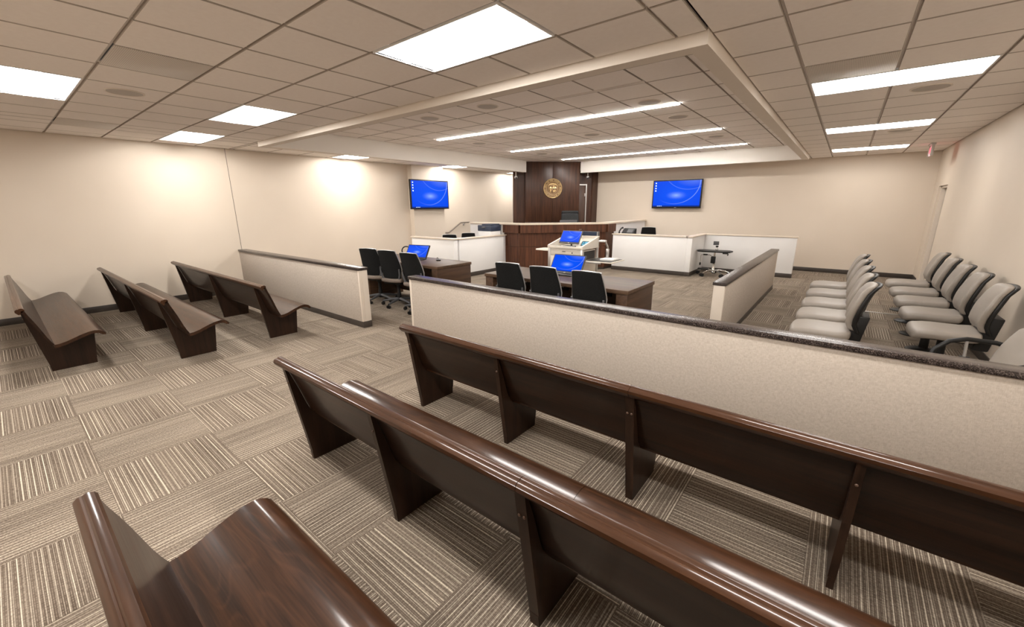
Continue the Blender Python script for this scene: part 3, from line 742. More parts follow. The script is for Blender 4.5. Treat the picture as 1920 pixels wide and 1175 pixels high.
# ------------------------------------------------------------------ pews
BACKF = [(-.062, .722), (-.046, .67), (-.026, .615), (-.006, .555), (.012, .495), (.030, .435), (.048, .385), (.064, .350)]
SEATT = [(.058, .346), (.10, .349), (.15, .362), (.20, .382), (.25, .401), (.29, .414), (.325, .4225), (.36, .4265), (.395, .4205), (.42, .407), (.437, .390)]
def offs(pts, d_):
    out = []
    for i, p in enumerate(pts):
        a, b_ = pts[max(i-1, 0)], pts[min(i+1, len(pts)-1)]
        v = Vector((b_[0]-a[0], b_[1]-a[1])).normalized(); out.append((p[0]-v.y*d_, p[1]+v.x*d_))
    return out
BACKP = BACKF+offs(BACKF, -.024)[::-1]
SEATP = SEATT+[(.442, .376), (.436, .364)]+[(p, q) for p, q in offs(SEATT, -.031)[::-1] if p < .43]
RAILP = [(-.112, .700), (-.120, .712), (-.119, .728), (-.110, .738), (-.101, .7415), (-.096, .739), (-.090, .7445), (-.078, .746), (-.066, .742), (-.058, .732), (-.057, .720), (-.066, .712), (-.086, .700), (-.096, .684), (-.103, .690)]
PANP = [(.0, .06), (-.098, .697), (-.066, .712), (-.050, .655), (-.030, .60), (-.01, .54), (.008, .48), (.026, .42), (.044, .372), (.058, .338), (.10, .336), (.15, .345), (.20, .36), (.25, .382), (.29, .40), (.33, .411), (.384, .405), (.384, .37), (.352, .06)]
PANP = [(p, q-.012 if .3 < q < .5 and p > .05 else q) for p, q in PANP]
PANP = [(p-.022 if .34 < q < .71 and p < .05 and i > 1 else p, q) for i, (p, q) in enumerate(PANP)]
def make_pew(label, x0, x1, y0, panels, joints=(), group=None, visible_bolts=True):
    cx_ = (x0+x1)/2
    t_ = thing('pew', label, 'pew', (cx_, y0, 0), 0, group)
    cut = [x0]+list(joints)+[x1]; gp = .0012
    for a, b_ in zip(cut[:-1], cut[1:]):
        a2, b2 = a-cx_+(gp if a != x0 else 0), b_-cx_-(gp if b_ != x1 else 0)
        Bld().prism(BACKP, a2, b2).obj('backrest', M['pew_back'], t_)
        Bld().prism(SEATP, a2, b2).obj('seat', M['pew'], t_)
        Bld().prism(RAILP, a2, b2).obj('top_rail', M['pew_rail'], t_, ang=.5)
    for xr_, th in panels:
        p_ = Bld().prism(PANP, xr_-th-cx_, xr_-cx_).obj('support_panel', M['pew_panel'], t_, smooth=False)
        Bld().prism([(.004, 0), (-.002, .062), (.350, .062), (.347, 0)], xr_-th-cx_+.002, xr_-cx_-.002).obj('foot', M['pew_panel'], p_, smooth=False)
        bx = [xr_-cx_-th/2] if th < .04 else [xr_-cx_-th*.26, xr_-cx_-th*.74]
        for q in bx:     # bolt caps on the sloping rear edge
            z_ = .585; y_ = -.098*(z_-.06)/.637
            Bld().lathe([(.0068, .004), (.0065, -.003), (.004, -.0055), (.0005, -.006)], c=(q, y_, z_), seg=10, axis='y').obj('bolt_cap', M['bolt'], p_)
    return t_
G1 = 'wooden pews right of the aisle'; G2 = 'wooden pews left of the aisle'
make_pew('dark wooden pew right of the aisle, directly behind the long partition', -2.66, 1.20, 2.0, [(-2.577, .034), (-1.652, .032), (-.716, .047), (.209, .030), (1.13, .034)], (-.74,), G1)
make_pew('dark wooden pew right of the aisle, middle row with shining seat edge', -2.66, 1.20, 1.056, [(-2.570, .034), (-1.645, .032), (-.716, .047), (.209, .030), (1.13, .034)], (-.74,), G1)
make_pew('dark wooden pew at the bottom left corner nearest the camera', -1.82, 1.20, .105, [(-1.735, .034), (-.80, .032), (.14, .032), (1.13, .034)], (), G1)
make_pew('dark wooden pew left of the aisle, directly behind the left partition', -9.26, -5.37, 2.0, [(-5.65, .034), (-7.35, .034), (-9.09, .034)], (), G2)
make_pew('dark wooden pew left of the aisle, middle row', -9.26, -5.36, 1.056, [(-5.655, .034), (-7.365, .034), (-9.11, .034)], (), G2)
make_pew('dark wooden pew at the left picture edge, rearmost left row', -9.26, -5.96, .105, [(-6.28, .034), (-7.70, .034), (-9.11, .034)], (), G2)

# ------------------------------------------------------------------ counsel tables
def make_table(label, x0, x1, y0, y1):
    cx_, cy_ = (x0+x1)/2, (y0+y1)/2; X, Y = (x1-x0)/2, (y1-y0)/2
    t_ = thing('counsel_table', label, 'table', (cx_, cy_, 0), 0, 'dark wooden tables')
    Bld().cbox(-X, X, -Y, Y, .705, .75, .004).obj('table_top', M['table'], t_)
    for s_ in (-1, 1):
        Bld().cbox(s_*(X-.012), s_*(X-.012-.135), -Y+.012, Y-.012, 0, .704, .004).obj('end_panel', M['table_end'], t_)
    Bld().box(-X+.14, X-.14, Y-.12, Y-.095, .08, .704).obj('modesty_panel', M['table'], t_, smooth=False)
    for x in (-.55, .05, .65):
        p_ = Bld().cbox(x-.09, x+.09, -Y+.26, -Y+.30, .60, .7045, .003).obj('power_box', M['black'], t_)
        Bld().box(x-.03, x+.03, -Y+.257, -Y+.26, .64, .66).obj('socket_plate', M['silver'], p_, smooth=False)
    return t_
make_table('dark wooden table by the left wall with a screen and three chairs', -6.91, -4.84, 4.2, 4.965)
make_table('dark wooden table in the centre behind the long partition', -3.85, -1.73, 4.2, 5.0)

# ------------------------------------------------------------------ screens
def uvquad(w_, h_, y, x0=0, z0=0):
    return [(x0-w_/2, y, z0-h_/2), (x0+w_/2, y, z0-h_/2), (x0+w_/2, y, z0+h_/2), (x0-w_/2, y, z0+h_/2)], [(0,1,2,3)], [[(0,0), (1,0), (1,1), (0,1)]]
def screen_panel(parent, w_, h_, th, bez, bot, frame_mat='black', icons=True):
    """flat display facing local -y, centred on the parent origin"""
    Bld().cbox(-w_/2, w_/2, 0, th, -h_/2, h_/2, .004).obj('casing', M[frame_mat], parent)
    b_ = Bld(); sw, sh_ = w_-2*bez, h_-bez-bot
    vs_, fs_, uv_ = uvquad(sw, sh_, -.0012, 0, (bot-bez)/2); b_.add(vs_, fs_, 0, uv_)
    s_ = b_.obj('screen', M['screen'], parent, smooth=False)
    if icons:
        i_ = Bld()
        for k_ in range(4):
            z_ = (bot-bez)/2+sh_*(.5-.07-.10*k_); x_ = -sw/2+sw*.045
            i_.box(x_-sw*.012, x_+sw*.012, -.0022, -.0013, z_-sh_*.022, z_+sh_*.022)
        for k_ in range(4): i_.box(-sw*.40+sw*.03*k_, -sw*.40+sw*.03*k_+sw*.012, -.0022, -.0013, (bot-bez)/2-sh_*.485, (bot-bez)/2-sh_*.465)
        i_.obj('icons', M['icon'], s_, smooth=False)
    return s_
t = thing('wall_screen', 'wall mounted flat screen with blue desktop on the left pilaster', 'screen', (-9.13, 7.82, 1.98), D(90))
screen_panel(t, 1.36, .775, .05, .03, .034)
Bld().box(-.2, .2, .05, .12, -.2, .2).obj('wall_bracket', M['black'], t, smooth=False)
t = thing('wall_screen', 'wall mounted flat screen with blue desktop on the far wall', 'screen', (-3.99, YB-.13, 1.973), 0)
screen_panel(t, 1.40, .80, .05, .03, .045)
Bld().cbox(-.03, .03, -.0035, 0, -.386, -.374, .001).obj('badge', M['silver'], t)
Bld().box(-.2, .2, .05, .129, -.2, .2).obj('wall_bracket', M['black'], t, smooth=False)
def tilt(o, a): o.rotation_euler.x = a
def desk_monitor(label, x, y, z, w_, h_, tl, rz, low=.035, rim='black'):
    t_ = thing('monitor', label, 'monitor', (x, y, z), rz)
    Bld().cbox(-.11, .11, -.03, .13, 0, .012, .004).obj('stand_foot', M['black'], t_)
    Bld().tube([(0, .10, .01), (0, .105, .05), (0, h_*.45*math.sin(tl)+.05, h_*.42*math.cos(tl)+low)], .016, 10).obj('stand_neck', M['graphite'], t_)
    pv = link('display', None, t_, (0, 0, low)); tilt(pv, -tl)
    bpy.data.objects.remove(pv)
    ca, sa = math.cos(tl), math.sin(tl)
    R_ = lambda v: Vector((v[0], v[1]*ca+v[2]*sa, low+v[2]*ca-v[1]*sa))
    b_ = Bld().cbox(-w_/2, w_/2, 0, .022, 0, h_, .004); b_.v = [R_(v) for v in b_.v]; d_ = b_.obj('display', M[rim], t_)
    b_ = Bld(); vs_, fs_, uv_ = uvquad(w_-.028, h_-.042, -.0012, 0, h_/2+.007); b_.add([R_(v) for v in vs_], fs_, 0, uv_); b_.obj('screen', M['screen'], d_, smooth=False)
    b_ = Bld().cbox(-.014, .014, -.003, 0, .006, .018, .001); b_.v = [R_(v) for v in b_.v]; b_.obj('badge', M['silver'], d_)
    return t_
desk_monitor('tilted monitor with blue desktop on the left table', -5.75, 4.50, .75, .46, .265, D(32), D(12))
desk_monitor('tilted monitor with blue desktop on the centre table', -2.83, 4.66, .75, .48, .28, D(34), D(2), rim='graphite')
t = thing('headset', 'dark looped headset behind the left table monitor', 'headset', (-6.10, 4.62, .75), D(25))
pts = [(.09*math.cos(a)-.02, 0, .13+.085*math.sin(a)) for a in [D(60+k_*15) for k_ in range(15)]]
Bld().tube(pts, .011, 8).obj('headband', M['black'], t)
Bld().lathe([(.03, -.012), (.035, 0), (.03, .012)], c=(pts[-1][0]+.012, 0, pts[-1][2]-.012), seg=14, axis='y').obj('ear_cushion', M['black'], t)
Bld().cbox(-.06, .05, -.05, .05, 0, .01, .003).tube([(-.09, 0, .01), (-.095, 0, .12)], .007, 8).obj('stand', M['black'], t)
t = thing('microphone', 'small gooseneck microphone beside the left table monitor', 'microphone', (-5.42, 4.74, .75), D(150))
Bld().cbox(-.045, .035, -.035, .035, 0, .018, .005).obj('base', M['black'], t)
Bld().tube([(-.02, 0, .015), (.0, 0, .042), (.05, 0, .05), (.09, 0, .035)], .004, 8).obj('gooseneck', M['black'], t)
Bld().tube([(.085, 0, .037), (.115, 0, .028)], .007, 8).obj('capsule', M['black'], t)
t = thing('computer_mouse', 'silver grey mouse on the centre table under the monitor', 'mouse', (-3.0, 4.50, .75), D(10))
Bld().rbox((0, 0, .016), .03, .05, .016, .015, 3).obj('shell', M['silver'], t)
Bld().cbox(-.003, .003, .01, .04, .03, .035, .001).obj('scroll_wheel', M['black'], t)

# ------------------------------------------------------------------ chairs
def squircle(k_, hx, hz):
    def f(x, z):
        a, b_ = x/hx, z/hz
        return hx*a*math.sqrt(max(0, 1-k_*b_*b_/2)), hz*b_*math.sqrt(max(0, 1-k_*a*a/2))
    return f
def make_task_chair():
    t_ = thing('office_chair', 'x', 'chair')
    # facing +y: backrest at -y
    def backf(p):
        x, z = squircle(.16, .208, .275)(p.x, p.z)
        u_ = z/.275; wsc = 1.0-.16*max(0, u_+.15)/1.15 if u_ > -.15 else 1.0-.22*(-u_-.15)/.85
        x *= wsc
        y = p.y + .045*(x/.208)**2 - .062*u_ - .022*max(0, u_)**2
        return Vector((x, y, z))
    Bld().rbox((0, -.205, .70), .208, .018, .275, .017, 6, backf).obj('backrest', M['black_cloth'], t_)
    rim = []
    for k_ in range(40):
        a = 2*math.pi*k_/40; cx_, sz = math.cos(a), math.sin(a); m_ = max(abs(cx_), abs(sz))
        p = backf(Vector((.206*cx_/m_, .006, .273*sz/m_))); rim.append(p+Vector((0, -.205, .70)))
    rim.append(rim[0].copy()); Bld().tube(rim, .0095, 6, cap=False).obj('back_frame', M['silver'], t_)
    for s_ in (-1, 1):
        Bld().tube([(s_*.19, -.20, .66), (s_*.185, -.185, .56), (s_*.15, -.17, .46), (s_*.07, -.10, .405), (0, 0, .40)], [.012, .016, .019, .02, .02], 8).obj('back_support', M['graphite'], t_)
    def seatf(p):
        x, y = squircle(.35, .225, .235)(p.x, p.y); z = p.z-.03*max(0, (y-.1)/.135)**2 + .012*(abs(x)/.225)**2
        return Vector((x, y, z))
    Bld().rbox((0, .02, .455), .225, .235, .034, .03, 6, seatf).obj('seat', M['seat_brown'], t_)
    Bld().rbox((0, .01, .412), .17, .17, .018, .014, 3).obj('seat_pan', M['black'], t_)
    Bld().lathe([(.05, .40), (.05, .36), (.028, .35), (.028, .22), (.035, .20), (.035, .10), (.03, .085)], seg=16).obj('gas_column', M['black'], t_)
    for k_ in range(5):
        a = D(54+72*k_); c_, s_ = math.cos(a), math.sin(a)
        l_ = Bld().tube([(c_*.02, s_*.02, .115), (c_*.15, s_*.15, .10), (c_*.30, s_*.30, .072)], [.026, .022, .015], 8).obj('leg', M['graphite'], t_)
        cb = Bld().tube([(c_*.30, s_*.30, .08), (c_*.30, s_*.30, .045)], .008, 6)
        for q in (-.016, .016): cb.lathe([(.012, -.009), (.027, -.009), (.028, 0), (.027, .009), (.012, .009)], c=(c_*.30-s_*q, s_*.30+c_*q, .029), seg=14, axis='y')
        cb.obj('caster', M['black'], l_)
    return t_
tc = make_task_chair()
TC = [((-6.42, 4.20, 0), D(20), 'black backed swivel chair at the left table, leftmost'), ((-5.86, 4.20, 0), D(16), 'black backed swivel chair at the left table, middle of three'), ((-5.22, 4.17, 0), D(10), 'black backed swivel chair at the left table, nearest the partition gap'),
      ((-3.27, 4.20, 0), D(8), 'black backed swivel chair at the centre table, leftmost'), ((-2.71, 4.18, 0), D(6), 'black backed swivel chair at the centre table, in front of its monitor'), ((-2.12, 4.17, 0), D(4), 'black backed swivel chair at the centre table, rightmost'),
      ((-7.97, 7.42, 0), D(42), 'black chair top showing above the clerk half wall, left one'), ((-8.01, 8.13, 0), D(44), 'black chair top showing above the clerk half wall, beside the printer'), ((-4.18, 11.25, .12), D(20), 'black chair top showing above the witness half wall')]
for n_, (l_, rz, lb) in enumerate(TC): place(tc, n_ == 0, l_, rz, lb, 'black swivel chairs')
struct(Bld().cbox(-4.72, -2.88, 10.90, YB-.02, 0, .12, .004).obj('trim_6', M['carpet_back']), 'low carpeted riser behind the witness half wall')
# judge's chair
t = thing('executive_chair', 'tall black leather chair behind the bench under the seal', 'chair', (-6.42, 10.85, PLZ), D(215))
def jf(p):
    x, z = squircle(.3, .27, .36)(p.x, p.z); return Vector((x, p.y+.05*(x/.27)**2-.10*(z/.36), z))
Bld().rbox((0, -.26, .80), .27, .045, .30, .04, 5, jf).obj('backrest', M['black_leather'], t)
Bld().rbox((0, -.35, 1.08), .26, .05, .085, .045, 4, lambda p: Vector((p.x, p.y+.04*(p.x/.26)**2, p.z))).obj('headrest', M['black_leather'], t)
Bld().rbox((0, .02, .47), .27, .26, .055, .05, 4).obj('seat', M['black_leather'], t)
for s_ in (-1, 1): Bld().tube([(s_*.27, .0, .46), (s_*.31, .05, .56), (s_*.31, .12, .66), (s_*.31, -.12, .66)], .018, 8).obj('armrest', M['black'], t)
Bld().lathe([(.05, .42), (.03, .40), (.03, .12)], seg=12).obj('gas_column', M['black'], t)
for k_ in range(5):
    a = D(72*k_+20); c_, s_ = math.cos(a), math.sin(a)
    l_ = Bld().tube([(0, 0, .12), (c_*.3, s_*.3, .075)], [.028, .018], 8).obj('leg', M['black'], t)
    Bld().lathe([(.012, -.02), (.03, -.018), (.03, .018), (.012, .02)], c=(c_*.3, s_*.3, .031), seg=12, axis='y').obj('caster', M['black'], l_)
t = thing('monitor', 'top edge of a monitor behind the bench ledge', 'monitor', (-5.95, 9.95, 1.03), D(225))
Bld().cbox(-.24, .24, -.012, .012, .0, .25, .004).obj('display', M['graphite'], t)
Bld().cbox(-.23, .23, -.014, -.011, .02, .24, .001).obj('screen', M['black'], t)

# juror chairs: facing local +y, on a pedestal
def make_juror():
    t_ = thing('juror_chair', 'x', 'chair')
    def seatf(p):
        x, y = squircle(.28, .245, .25)(p.x, p.y)
        return Vector((x, y, p.z-.028*max(0, (y-.06)/.19)**2+.02*max(0, (-y-.1)/.15)**2+(.008*(1-(x/.245)**2) if p.z > 0 else 0)))
    Bld().rbox((0, .02, .435), .245, .25, .042, .036, 6, seatf).obj('seat', M['vinyl'], t_)
    Bld().rbox((0, .0, .385), .15, .18, .015, .012, 3).obj('seat_pan', M['black'], t_)
    def curve(z):      # fore-aft line of the back from lumbar to head
        u = (z+.225)/.45
        a = -.098*((u-.22)/.78)**1.2 if u > .22 else -.045*((.22-u)/.22)**2
        return a+.01-.026*max(0, u-.84)/.16
    def padf(p):
        x, z = squircle(.16, .205, .225)(p.x, p.z); x *= 1-.13*max(0, z/.215)-.16*max(0, -z/.215)
        return Vector((x, p.y+curve(z)+.035*(x/.215)**2, z))
    Bld().rbox((0, -.215, .715), .205, .028, .225, .026, 7, padf).obj('backrest', M['vinyl'], t_)
    def shf(p):
        x, z = squircle(.16, .207, .236)(p.x, p.z); x *= 1-.13*max(0, z/.228)-.16*max(0, -z/.228)
        return Vector((x, p.y+curve(z*.955)+.035*(x/.215)**2, z))
    Bld().rbox((0, -.256, .705), .207, .016, .236, .014, 7, shf).obj('back_shell', M['black'], t_)
    b_ = Bld().cbox(-.14, .14, -.335, -.225, .32, .64, .012)
    b_.v = [Vector((v[0], v[1]+.05*max(0, .64-v[2])/.32, v[2])) for v in b_.v]
    b_.obj('back_mechanism', M['black'], t_)
    Bld().tube([(0, .0, .39), (0, .0, .03)], [.035, .042], 14).obj('pedestal', M['black'], t_)
    Bld().lathe([(.15, 0), (.15, .010), (.13, .02), (.05, .032), (.045, .04)], seg=24).obj('floor_plate', M['black'], t_)
    return t_
jc = make_juror(); ORD = ['nearest the partition', 'second from the partition', 'middle of the row', 'second from the far end', 'farthest from the partition']
n_ = 0
for k_, y in enumerate([5.03, 5.71, 6.42, 7.17, 7.93]):
    place(jc, n_ == 0, (-.015, y, 0), D(90), 'grey juror chair in the front row, '+ORD[k_], 'grey juror chairs'); n_ += 1
for k_, y in enumerate([5.65, 6.48, 7.25, 8.03, 8.87]):
    place(jc, False, (.93, y, 0), D(90), 'grey juror chair in the row against the right wall, '+ORD[k_], 'grey juror chairs'); n_ += 1
# grey armchair cut by the right edge of the picture
t = thing('arm_chair', 'grey armchair with black loop arm at the right picture edge', 'chair', (1.01, 4.17, 0), D(110))
Bld().rbox((0, .03, .44), .25, .25, .04, .035, 5, lambda p: Vector((*squircle(.4, .25, .25)(p.x, p.y), p.z))).obj('seat', M['vinyl'], t)
def gf(p):
    x, z = squircle(.55, .24, .24)(p.x, p.z); return Vector((x, p.y-.16*(z/.24)*.5+.05*(x/.24)**2, z))
Bld().rbox((0, -.15, .60), .24, .03, .235, .028, 6, gf).obj('backrest', M['vinyl'], t)
Bld().rbox((0, -.185, .595), .237, .012, .232, .011, 6, gf).obj('back_shell', M['black'], t)
for s_ in (-1, 1):
    Bld().tube([(s_*.22, -.19, .635), (s_*.275, -.10, .655), (s_*.29, .06, .665), (s_*.29, .16, .64), (s_*.29, .235, .57), (s_*.285, .265, .47), (s_*.24, .24, .38), (s_*.1, .15, .36)], .017, 10).obj('armrest', M['black'], t)
    Bld().tube([(s_*.27, .05, .39), (s_*.28, .055, .53)], .030, 12).obj('arm_sleeve', M['black'], t)
    Bld().tube([(s_*.28, .055, .53), (s_*.285, .06, .65)], .010, 10).obj('arm_post', M['alu'], t)
Bld().lathe([(.05, .40), (.032, .38), (.032, .10)], seg=14).obj('gas_column', M['black'], t)
for k_ in range(5):
    a = D(72*k_+18); c_, s_ = math.cos(a), math.sin(a)
    l_ = Bld().tube([(0, 0, .11), (c_*.28, s_*.28, .07)], [.026, .016], 8).obj('leg', M['black'], t)
    Bld().lathe([(.012, -.02), (.028, -.018), (.028, .018), (.012, .02)], c=(c_*.28, s_*.28, .030), seg=12, axis='y').obj('caster', M['black'], l_)
struct(Bld().cbox(-.14, XR-.02, 8.42, 8.45, 0, .008, .003).obj('trim_5', M['alu']), 'metal strip across the carpet by the juror chairs')

# ------------------------------------------------------------------ podium with its fittings
PX, PY = -4.07, 6.70
t = thing('podium', 'putty coloured media podium with sloping sides behind the centre table', 'podium', (PX, PY, 0))
hw = .38
Bld().cbox(-hw+.05, hw-.05, .03, .60, .06, .84, .004).obj('cabinet', M['putty'], t)
b = Bld()
for s_ in (-1, 1): b.cbox(s_*(hw-.0), s_*(hw-.055), .0, .06, .04, .865, .006)
b.obj('corner_post', M['alu'], t)
Bld().cbox(-hw+.058, hw-.058, .006, .03, .10, .735, .003).obj('front_door', M['putty'], t)
dr = Bld().cbox(-hw+.058, hw-.058, .004, .03, .742, .862, .003).obj('top_drawer', M['putty'], t)
Bld().cbox(-.055, .015, -.002, .004, .815, .826, .002).obj('vent_slot', M['black'], dr)
Bld().lathe([(.012, .004), (.012, -.002), (.001, -.003)], c=(.16, 0, .80), seg=12, axis='y').obj('lock', M['black'], dr)
for s_ in (-1, 1):
    Bld().prism([(-.01, .868), (-.01, .925), (.02, .935), (.62, 1.075), (.65, 1.07), (.65, .868)], s_*(hw+.004), s_*(hw-.03)).obj('side_wing', M['putty'], t, smooth=False)
Bld().cbox(-hw+.03, hw-.03, -.01, .025, .868, .918, .006).obj('front_rail', M['putty'], t)
Bld().box(-hw+.03, hw-.03, .02, .62, .868, .890).obj('worktop', M['putty'], t, smooth=False)
Bld().cbox(-hw-.004, hw+.004, .615, .66, .868, 1.085, .008).obj('back_rail', M['putty'], t)
b = Bld().prism([(.30, .885), (.62, 1.03), (.62, 1.035), (.30, .893)], -.02, hw-.032)
b.obj('equipment_panel', M['putty'], t, smooth=False)
Bld().box(hw-.051, hw-.046, .10, .58, .66, .82).obj('side_opening', M['putty_dark'], t, smooth=False)
Bld().cbox(hw-.049, hw-.03, .08, .60, .08, .62, .01).obj('side_door', M['putty'], t)
Bld().cbox(hw-.05, hw-.01, .62, .66, .06, .868, .004).obj('rear_post', M['alu'], t)
s1 = Bld().cbox(hw+.0, hw+.56, .04, .60, .655, .672, .004).obj('pull_out_shelf', M['putty'], t)
Bld().box(hw+.03, hw+.53, .07, .57, .672, .676).obj('shelf_mat', M['black'], s1, smooth=False)
Bld().cbox(hw-.04, hw+.36, .02, .038, .63, .665, .003).obj('shelf_runner', M['alu'], s1)
s2_ = Bld().prism([(-hw, .06), (-hw, .56), (-hw-.36, .46), (-hw-.40, .42), (-hw-.40, .16), (-hw-.36, .10)], .80, .818, 2).obj('flip_up_shelf', M['putty'], t, smooth=False)
Bld().tube([(-hw-.02, .3, .64), (-hw-.06, .3, .70), (-hw-.22, .3, .797)], .011, 8).obj('shelf_bracket', M['black'], s2_)
# things standing on the podium
desk_monitor('tilted monitor with blue desktop on the podium', PX-.055, PY+.22, .893, .46, .275, D(30), D(-4), .06, 'graphite')
t = thing('keyboard', 'dark keyboard on the podium below its monitor', 'keyboard', (PX-.10, PY+.10, .8905))
Bld().cbox(-.20, .16, -.055, .055, 0, .014, .004).obj('body', M['navy'], t)
b = Bld()
for r_ in range(4):
    for k_ in range(15): b.box(-.192+.0232*k_, -.192+.0232*k_+.019, -.046+.024*r_, -.046+.024*r_+.019, .014, .018)
tag(b.obj('keys', M['black'], t, smooth=False), kind='stuff')
t = thing('computer_mouse', 'black mouse on the podium right of the keyboard', 'mouse', (PX+.13, PY+.11, .8905), D(-15))
Bld().rbox((0, 0, .016), .028, .046, .016, .015, 3).obj('shell', M['black'], t)
Bld().cbox(-.003, .003, .01, .035, .03, .035, .001).obj('scroll_wheel', M['silver'], t)
t = thing('touch_panel', 'small lit touch panel on the right of the podium slope', 'control panel', (PX+.235, PY+.40, .935), D(4))
ca, sa = math.cos(D(42)), math.sin(D(42)); Rr = lambda v: Vector((v[0], v[1]*ca-v[2]*sa, v[1]*sa+v[2]*ca))
b = Bld().cbox(-.095, .095, -.065, .065, 0, .02, .004); b.v = [Rr(v) for v in b.v]; b.obj('casing', M['black'], t)
b = Bld(); q4 = [(-.082, -.052, .0206), (.082, -.052, .0206), (.082, .052, .0206), (-.082, .052, .0206)]
b.add([Rr(v) for v in q4], [(0,1,2,3)], 0, [[(0,0), (1,0), (1,1), (0,1)]]); b.obj('screen', M['touch'], t, smooth=False)
t = thing('rack_display', 'low dark glass panel standing on the podium back rail', 'screen', (PX+.19, PY+.637, 1.085))
Bld().cbox(-.19, .19, -.012, .012, 0, .085, .003).obj('casing', M['graphite'], t)
Bld().box(-.175, .14, -.0135, -.012, .008, .075).obj('glass', M['navy'], t, smooth=False)
Bld().box(.15, .165, -.0135, -.012, .004, .08).obj('light_strip', M['silver'], t, smooth=False)
t = thing('microphone', 'gooseneck microphone with reddish tip behind the podium monitor', 'microphone', (PX+.06, PY+.637, 1.085))
Bld().lathe([(.022, 0), (.022, .006), (.008, .012)], seg=12).obj('base', M['black'], t)
Bld().tube([(0, 0, .01), (0, .0, .07), (-.02, -.02, .11), (-.05, -.05, .115)], .004, 8).obj('gooseneck', M['black'], t)
Bld().tube([(-.045, -.046, .115), (-.08, -.075, .112)], [.009, .010], 8).obj('windscreen', M['bolt'], t)
t = thing('document_camera', 'white document camera on the pulled out podium shelf', 'camera', (PX+hw+.37, PY+.34, .676))
Bld().cbox(-.12, .14, -.14, .12, 0, .035, .006).obj('base', M['plastic_white'], t)
Bld().cbox(-.09, -.04, .04, .09, .035, .20, .008).obj('column', M['alu'], t)
Bld().tube([(-.065, .065, .19), (-.068, .063, .235), (-.10, .03, .33)], .017, 10).obj('arm', M['alu'], t)
Bld().rbox((-.14, -.01, .345), .065, .05, .018, .015, 3).obj('camera_head', M['plastic_white'], t)

# ------------------------------------------------------------------ reporter's wheeled cart
t = thing('laptop_cart', 'black topped wheeled cart on chrome legs beside the white half wall', 'cart', (-2.33, 10.72, 0), D(8))
Bld().prism([(-.40, -.02), (-.36, -.17), (-.20, -.23), (.20, -.25), (.33, -.20), (.38, .02), (.30, .16), (-.25, .18), (-.36, .12)], .575, .605, 2).obj('work_surface', M['black'], t, smooth=False)
b = Bld().tube([(.26, -.22, .575), (.30, -.26, .545), (.29, -.30, .53)], .012, 8).cbox(.18, .30, -.26, -.20, .55, .576, .004); b.obj('tilt_lever', M['black'], t)
Bld().lathe([(.022, .575), (.022, .30), (.034, .29), (.034, .10), (.05, .08)], seg=16).obj('column', M['chrome'], t)
Bld().cbox(-.07, .03, -.06, .06, .30, .46, .01).obj('height_clamp', M['black'], t)
bk = Bld().tube([(-.06, 0, .46), (-.10, 0, .49), (-.28, 0, .49), (-.30, 0, .48), (-.30, 0, .28)], .006, 8).tube([(-.08, 0, .16), (-.30, 0, .14)], .006, 8).obj('cable_hook', M['chrome'], t)
Bld().rbox((-.20, 0, .495), .05, .03, .015, .012, 2).rbox((-.30, 0, .27), .018, .018, .035, .015, 2).obj('hook_grip', M['black'], bk)
Bld().cbox(-.34, -.10, -.05, .08, .135, .165, .008).obj('storage_tray', M['black'], t)
sc_ = Bld().tube([(.03, .03, .605), (.03, .03, .71)], .012, 10).cbox(.0, .06, .0, .06, .605, .64, .006).obj('screen_post', M['chrome'], t)
Bld().rbox((.03, .02, .70), .03, .025, .02, .015, 2).obj('swivel', M['black'], sc_)
Bld().cbox(-.055, .065, -.005, .012, .73, .82, .004).obj('small_display', M['graphite'], t)
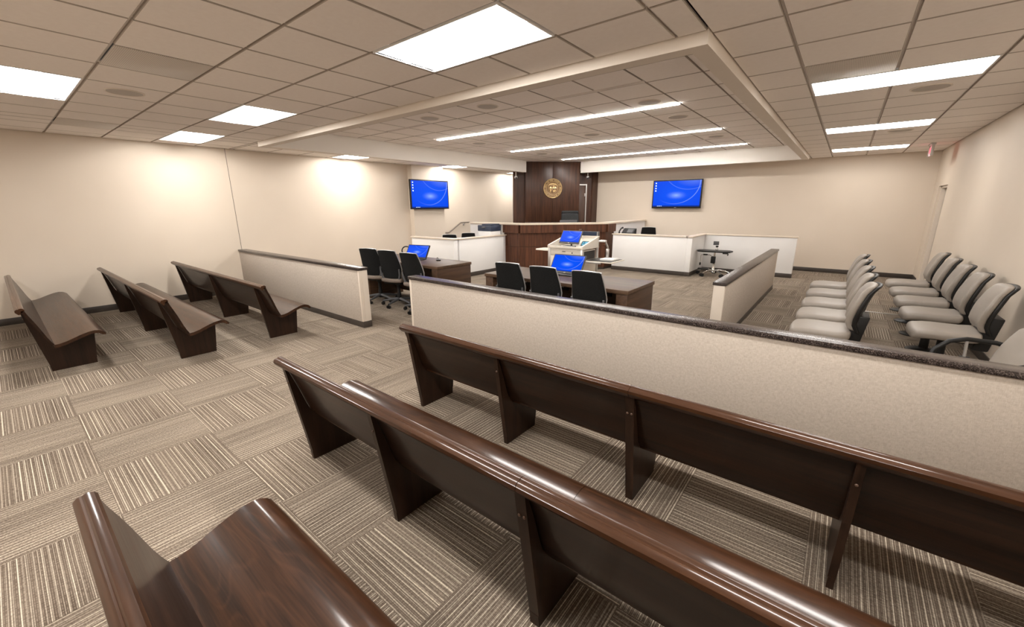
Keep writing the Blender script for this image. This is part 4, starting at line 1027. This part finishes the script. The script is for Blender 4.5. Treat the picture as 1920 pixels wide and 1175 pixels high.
for k_ in range(5):
    a = D(72*k_+36-90); c_, s_ = math.cos(a), math.sin(a); rr = .36
    l_ = Bld().tube([(c_*.02, s_*.02, .12), (c_*.14, s_*.14, .135), (c_*.27, s_*.27, .11), (c_*rr, s_*rr, .075)], [.022, .020, .018, .015], 10).obj('leg', M['chrome'], t)
    cb = Bld().tube([(c_*rr, s_*rr, .085), (c_*rr, s_*rr, .05)], .012, 8)
    for q in (-.018, .018): cb.lathe([(.014, -.010), (.040, -.010), (.041, 0), (.040, .010), (.014, .010)], c=(c_*rr-s_*q, s_*rr+c_*q, .042), seg=16, axis='y')
    cb.obj('caster', M['black'], l_)

# ------------------------------------------------------------------ small equipment behind the half walls
t = thing('printer', 'dark blue and white printer behind the clerk half wall', 'printer', (-7.335, 8.24, .75), D(0))
Bld().cbox(-.22, .22, -.20, .20, 0, .28, .012).obj('paper_cabinet', M['plastic_white'], t)
Bld().cbox(-.23, .23, -.21, .20, .282, .43, .012).obj('scanner_body', M['navy'], t)
Bld().cbox(-.10, .20, -.19, .18, .431, .465, .01).obj('lid', M['navy'], t)
Bld().cbox(-.06, .06, -.245, -.20, .36, .39, .006).obj('control_panel', M['graphite'], t)
Bld().cbox(-.26, -.215, -.12, .12, .26, .32, .006).obj('output_tray', M['plastic_white'], t)
t = thing('telephone', 'black desk telephone behind the left end of the witness half wall', 'telephone', (-4.48, 10.56, .83), D(-12))
b = Bld().prism([(-.10, 0), (-.10, .05), (.06, .23), (.11, .24), (.11, 0)], -.17, .19); b.obj('body', M['black'], t, smooth=False)
Bld().tube([(-.20, -.10, .10), (-.225, -.06, .16), (-.225, .02, .235), (-.20, .06, .25)], [.026, .018, .018, .028], 10).obj('handset', M['black'], t)
b = Bld().prism([(-.03, .135), (.05, .222), (.052, .219), (-.028, .132)], -.02, .15); b.obj('display', M['graphite'], t, smooth=False)
t = thing('handrail', 'metal handrail on the left wall by the platform steps', 'handrail', (XL, 9.0, 0))
Bld().tube([(.07, -.50, .897), (.07, -.34, .893), (.07, .18, 1.175), (.07, .56, 1.18)], .019, 10).obj('rail', M['rail_metal'], t)
for y, z in ((-.40, .89), (.35, 1.17)):
    Bld().tube([(0, y, z-.06), (.05, y, z-.06), (.07, y, z-.012)], .008, 8).lathe([(.03, 0), (.03, .008), (.02, .012)], c=(0, y, z-.06), seg=12, axis='x').obj('bracket', M['alu'], t)
